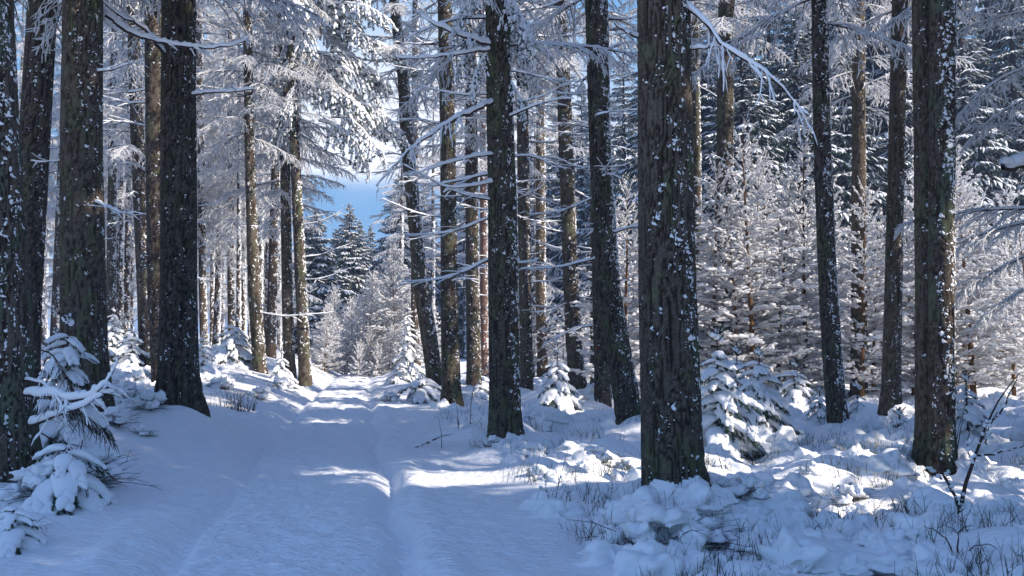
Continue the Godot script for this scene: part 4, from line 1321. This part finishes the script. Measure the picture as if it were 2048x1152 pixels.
# a leafless plant: its stems drawn through pixels at one depth
func bare_plant(called: String, label: String, d: float, foot_u: float, foot_v: float, stems: Array, r: float, snow: float, col := WOOD) -> void:
	var q := at(foot_u, foot_v, d)
	var foot := Vector3(q.x, ground(q.x, d), -d)
	var o := thing(called, label, "sapling", foot)
	for s in stems:
		var p := PackedVector3Array()
		for k in s[0].size() / 2:
			var w := at(s[0][2 * k], s[0][2 * k + 1], d) - q
			p.append(Vector3(w.x, w.y - (0.05 if k == 0 and s[2] else 0.0), s[3] * k))
		var fine := PackedVector3Array()
		for i in 13:
			fine.append(along(p, i / 12.0) + Vector3(rr(-1, 1), rr(-1, 1), rr(-1, 1)) * r * 0.6)
		var wood := MB.new()
		wood.tube(fine, taper(13, r * s[1], r * 0.25), 6, col)
		var b := part("stem" if s[2] else "twig", made([[wood, M.wood]]), o)
		if snow > 0.0:
			var sn := MB.new()
			for i in 10:
				clump(sn, along(fine, rr(0.05, 0.7)) + Vector3(rr(-1, 1) * r, 0, r), snow * rr(0.4, 1.1))
			part("snow", made([[sn, M.snow]]), b).set_meta("kind", "stuff")


func undergrowth() -> void:
	bush(1318, 1090, 8.4, 1.2, "bushy heath with a snow cap at the foot of the largest furrowed trunk")
	bush(1385, 1075, 8.7, 0.8, "twiggy heath right of the snow-capped bush by the largest furrowed trunk")
	bush(1070, 925, 13.6, 0.75, "dark heath bush right of the stout centre trunk")
	bush(1190, 925, 13.6, 0.6, "small dark heath bush left of the largest furrowed trunk")
	bush(1255, 925, 13.6, 0.55, "small heath bush almost touching the largest furrowed trunk")
	bush(1490, 1010, 10.0, 0.6, "spreading heath bush right of the largest furrowed trunk")
	bush(1560, 1120, 7.4, 0.6, "heath bush at the bottom edge right of the largest furrowed trunk")
	bush(1700, 985, 10.8, 0.6, "heath bush left of the bare sapling on the right")
	bush(1840, 1000, 10.4, 0.55, "heath bush in front of the twin trunks")
	bush(2010, 960, 11.6, 0.6, "heath bush at the right edge beyond the bare sapling")
	bush(560, 770, 30.0, 1.0, "heath bush on the bank below the close paired trunks")
	bush(520, 790, 26.0, 0.9, "heath bush by the dry grass on the left bank")
	bush(160, 925, 11.0, 1.2, "fan of thin dark twigs under the bowed spruce on the left")
	bush(40, 1095, 8.4, 0.5, "small dark sprig in the bottom left corner")
	bush(285, 868, 14.0, 0.4, "small dark sprig in front of the broad blackish trunk")
	bush(300, 815, 15.5, 0.8, "snowy twigs against the broad blackish trunk's left foot")
	bush(245, 790, 17.5, 0.9, "snowy twigs on the bank between the green and the blackish trunk")
	bush(225, 865, 14.0, 0.7, "snowy twigs at the green trunk's right foot")
	bush(280, 745, 24.0, 1.0, "snow-capped heath in front of the grey speckled trunk")
	bush(75, 985, 9.6, 0.8, "snowy twigs pressed against the massive left-edge trunk's foot")
	bush(105, 940, 10.2, 0.9, "dark twiggy tangle between the massive left-edge trunk and the bowed spruce")
	bush(440, 770, 26.0, 0.9, "heath bush on the bank beyond the dry grass")
	bush(780, 800, 28.0, 0.8, "twiggy bush at the track's right edge below the flattened spruce")
	bush(985, 900, 15.5, 0.5, "sprig of heath at the stout centre trunk's left foot")
	bush(1440, 1000, 10.2, 0.5, "sprig of heath behind the spreading bush")
	# leafless saplings
	bare_plant("bare_sapling", "leafless sapling with forked dark stems in the right foreground", 8.7, 1922, 1065, [
		[[1922, 1065, 1920, 1040, 1926, 1000, 1944, 950, 1962, 900, 1978, 855, 2002, 815, 2042, 760], 1.5, true, 0.0],
		[[1921, 1045, 1908, 1010, 1884, 975, 1866, 920, 1864, 885], 1.1, false, 0.03], [[1885, 978, 1862, 958, 1840, 940], 0.6, false, 0.02], [[1952, 930, 1985, 925, 2025, 912, 2048, 905], 0.7, false, 0.04], [[1972, 870, 2000, 850, 2030, 800, 2046, 770], 0.7, false, -0.03],
		[[1900, 1000, 1890, 970, 1886, 940], 0.5, false, 0.04], [[1946, 948, 1940, 915, 1948, 880], 0.5, false, -0.04], [[1972, 905, 1968, 880, 1985, 840], 0.5, false, 0.05]], 0.015, 0.019)
	bare_plant("bare_sapling", "thin reddish twigs in front of the forked leafless sapling", 7.6, 1915, 1140, [
		[[1915, 1145, 1918, 1100, 1930, 1090, 1950, 1085], 1.0, true, 0.0], [[1912, 1142, 1890, 1110, 1860, 1090, 1840, 1085], 0.9, true, 0.02], [[1920, 1140, 1945, 1125, 1975, 1120, 1985, 1130], 0.8, true, 0.03], [[1918, 1105, 1905, 1090, 1885, 1085], 0.6, false, 0.02]], 0.007, 0.0, Color(0.09, 0.045, 0.035))
	bare_plant("bare_sapling", "slim forked twig standing in the sunlit snow right of the track", 9.6, 1104, 1032, [
		[[1104, 1032, 1112, 990, 1122, 950, 1136, 900], 1.1, true, 0.0], [[1102, 1032, 1098, 1000, 1090, 965, 1088, 945], 1.0, true, 0.03], [[1100, 1010, 1106, 985, 1114, 965], 0.6, false, 0.04], [[1098, 990, 1080, 975, 1072, 1000], 0.5, false, 0.05], [[1114, 985, 1128, 970, 1134, 962], 0.5, false, 0.03]], 0.006, 0.016)
	bare_plant("bare_sapling", "single thin stalk standing left of the stout centre trunk", 15.5, 884, 930, [[[884, 930, 882, 900, 876, 860], 1.0, true, 0.0]], 0.007, 0.0)
	bare_plant("bare_sapling", "pair of thin stalks just left of the stout centre trunk", 17.5, 918, 905, [[[918, 905, 916, 870, 912, 835], 1.0, true, 0.0], [[940, 880, 942, 840, 950, 790], 1.3, true, 0.02]], 0.008, 0.0)
	bare_plant("bare_sapling", "dark curved leafless sapling beside the track in front of the leaning trunk", 29.0, 851, 785, [
		[[851, 785, 845, 765, 826, 750, 818, 730, 812, 700, 800, 690], 1.6, true, 0.0], [[826, 752, 800, 745, 795, 730, 785, 725, 770, 720], 1.1, false, 0.0], [[800, 745, 802, 735, 798, 725], 0.6, false, 0.0], [[820, 735, 826, 715, 830, 705], 0.6, false, 0.0]], 0.016, 0.05)
	bare_plant("bare_sapling", "two thin upright stems among the white larches at the track's end", 51.0, 722, 748, [[[722, 748, 719, 720, 718, 700, 716, 670], 1.2, true, 0.0], [[752, 745, 748, 725, 740, 700], 0.9, true, 0.0]], 0.03, 0.0, LARCH)
	bare_plant("bare_sapling", "thin leafless stem with side twigs before the large snow-laden spruce", 14.0, 1502, 832, [[[1502, 832, 1505, 790, 1510, 750], 1.0, true, 0.0], [[1504, 825, 1525, 818, 1542, 800], 0.7, false, 0.0]], 0.008, 0.0)
	bare_plant("bare_sapling", "thin dark stems rising at the right twin trunk's right side", 13.5, 1905, 800, [[[1905, 800, 1912, 760, 1920, 720], 1.0, true, 0.0], [[1908, 805, 1918, 750, 1926, 705], 1.0, true, 0.0]], 0.009, 0.0)
	# dry grass on the left bank
	var q := at(465, 822, 21.5)
	var o := thing("dry_grass_clump", "clump of dry brown grass stalks on the bank left of the track", "grass clump", Vector3(q.x, ground(q.x, 21.5), -21.5))
	var mb := MB.new()
	for i in 90:
		var s := Vector3(rr(-0.45, 0.45), -0.05, rr(-0.3, 0.3))
		mb.tube(twig_points(s, Vector3(rr(-0.4, 0.4), 1, rr(-0.3, 0.3)), rr(0.2, 0.75) * (1.0 - absf(s.x)), 4, Vector3(rr(-0.6, 0.6), -0.2, 0), 0.05), taper(5, 0.006, 0.002), 3, Color(0.1, 0.07, 0.045))
	part("stalks", made([[mb, M.wood]]), o)
	# fallen branch
	bare_plant("fallen_branch", "fallen branch under a ridge of snow left of the stout centre trunk", 15.6, 805, 905, [[[832, 903, 860, 897, 885, 886, 905, 882], 1.4, true, 0.0]], 0.014, 0.03)
	# pillows and grass: nobody could count them
	var pillows := []
	var tufts := []
	for i in 3300:
		var d := 6.5 * exp(rng.randf() * 1.75)
		var x := track(d) + rr(2.3, 3.0 + d * 0.68)
		if absf(x) > d * 0.6 + 1.0:
			continue
		var y := ground(x, d)
		if i % 2 == 0 and pillows.size() < 560:
			var s := 0.12 * exp(rng.randf() * 1.1) * (0.8 + 0.015 * d)
			pillows.append(Transform3D(Basis(Vector3.UP, rr(0, TAU)) * Basis(Vector3.RIGHT, rr(-0.3, 0.3)).scaled(Vector3(s, s * rr(0.7, 1.1), s)), Vector3(x, y + s * rr(-0.42, -0.18), -d)))
		elif n_low.get_noise_2d(x * 4.0, d * 4.0) > 0.16 - 0.3 * smoothstep(10.0, 7.0, d):
			tufts.append(Transform3D(Basis(Vector3.UP, rr(0, TAU)).scaled(Vector3.ONE * rr(0.6, 1.1)), Vector3(x, y, -d)))
	for i in 900:
		var d := 16.0 * exp(rng.randf() * 1.2)
		var x := track(d) - rr(3.0, 3.5 + d * 0.35)
		var y := ground(x, d)
		var s := rr(0.08, 0.25)
		pillows.append(Transform3D(Basis(Vector3.UP, rr(0, TAU)).scaled(Vector3(s, s * 0.8, s)), Vector3(x, y + s * rr(-0.2, 0.2), -d)))
	var heap := Node3D.new()
	heap.name = "snow_heaps"
	add_child(heap)
	heap.set_meta("kind", "stuff")
	heap.set_meta("label", "pillows of snow over heath beside the track")
	split_scatter("snow_pillows", P.pillow, pillows, heap)
	var grass := Node3D.new()
	grass.name = "grass"
	add_child(grass)
	grass.set_meta("kind", "stuff")
	grass.set_meta("label", "dark grass blades and stalks poking through the snow")
	split_scatter("grass_blades", P.tuft, tufts, grass)
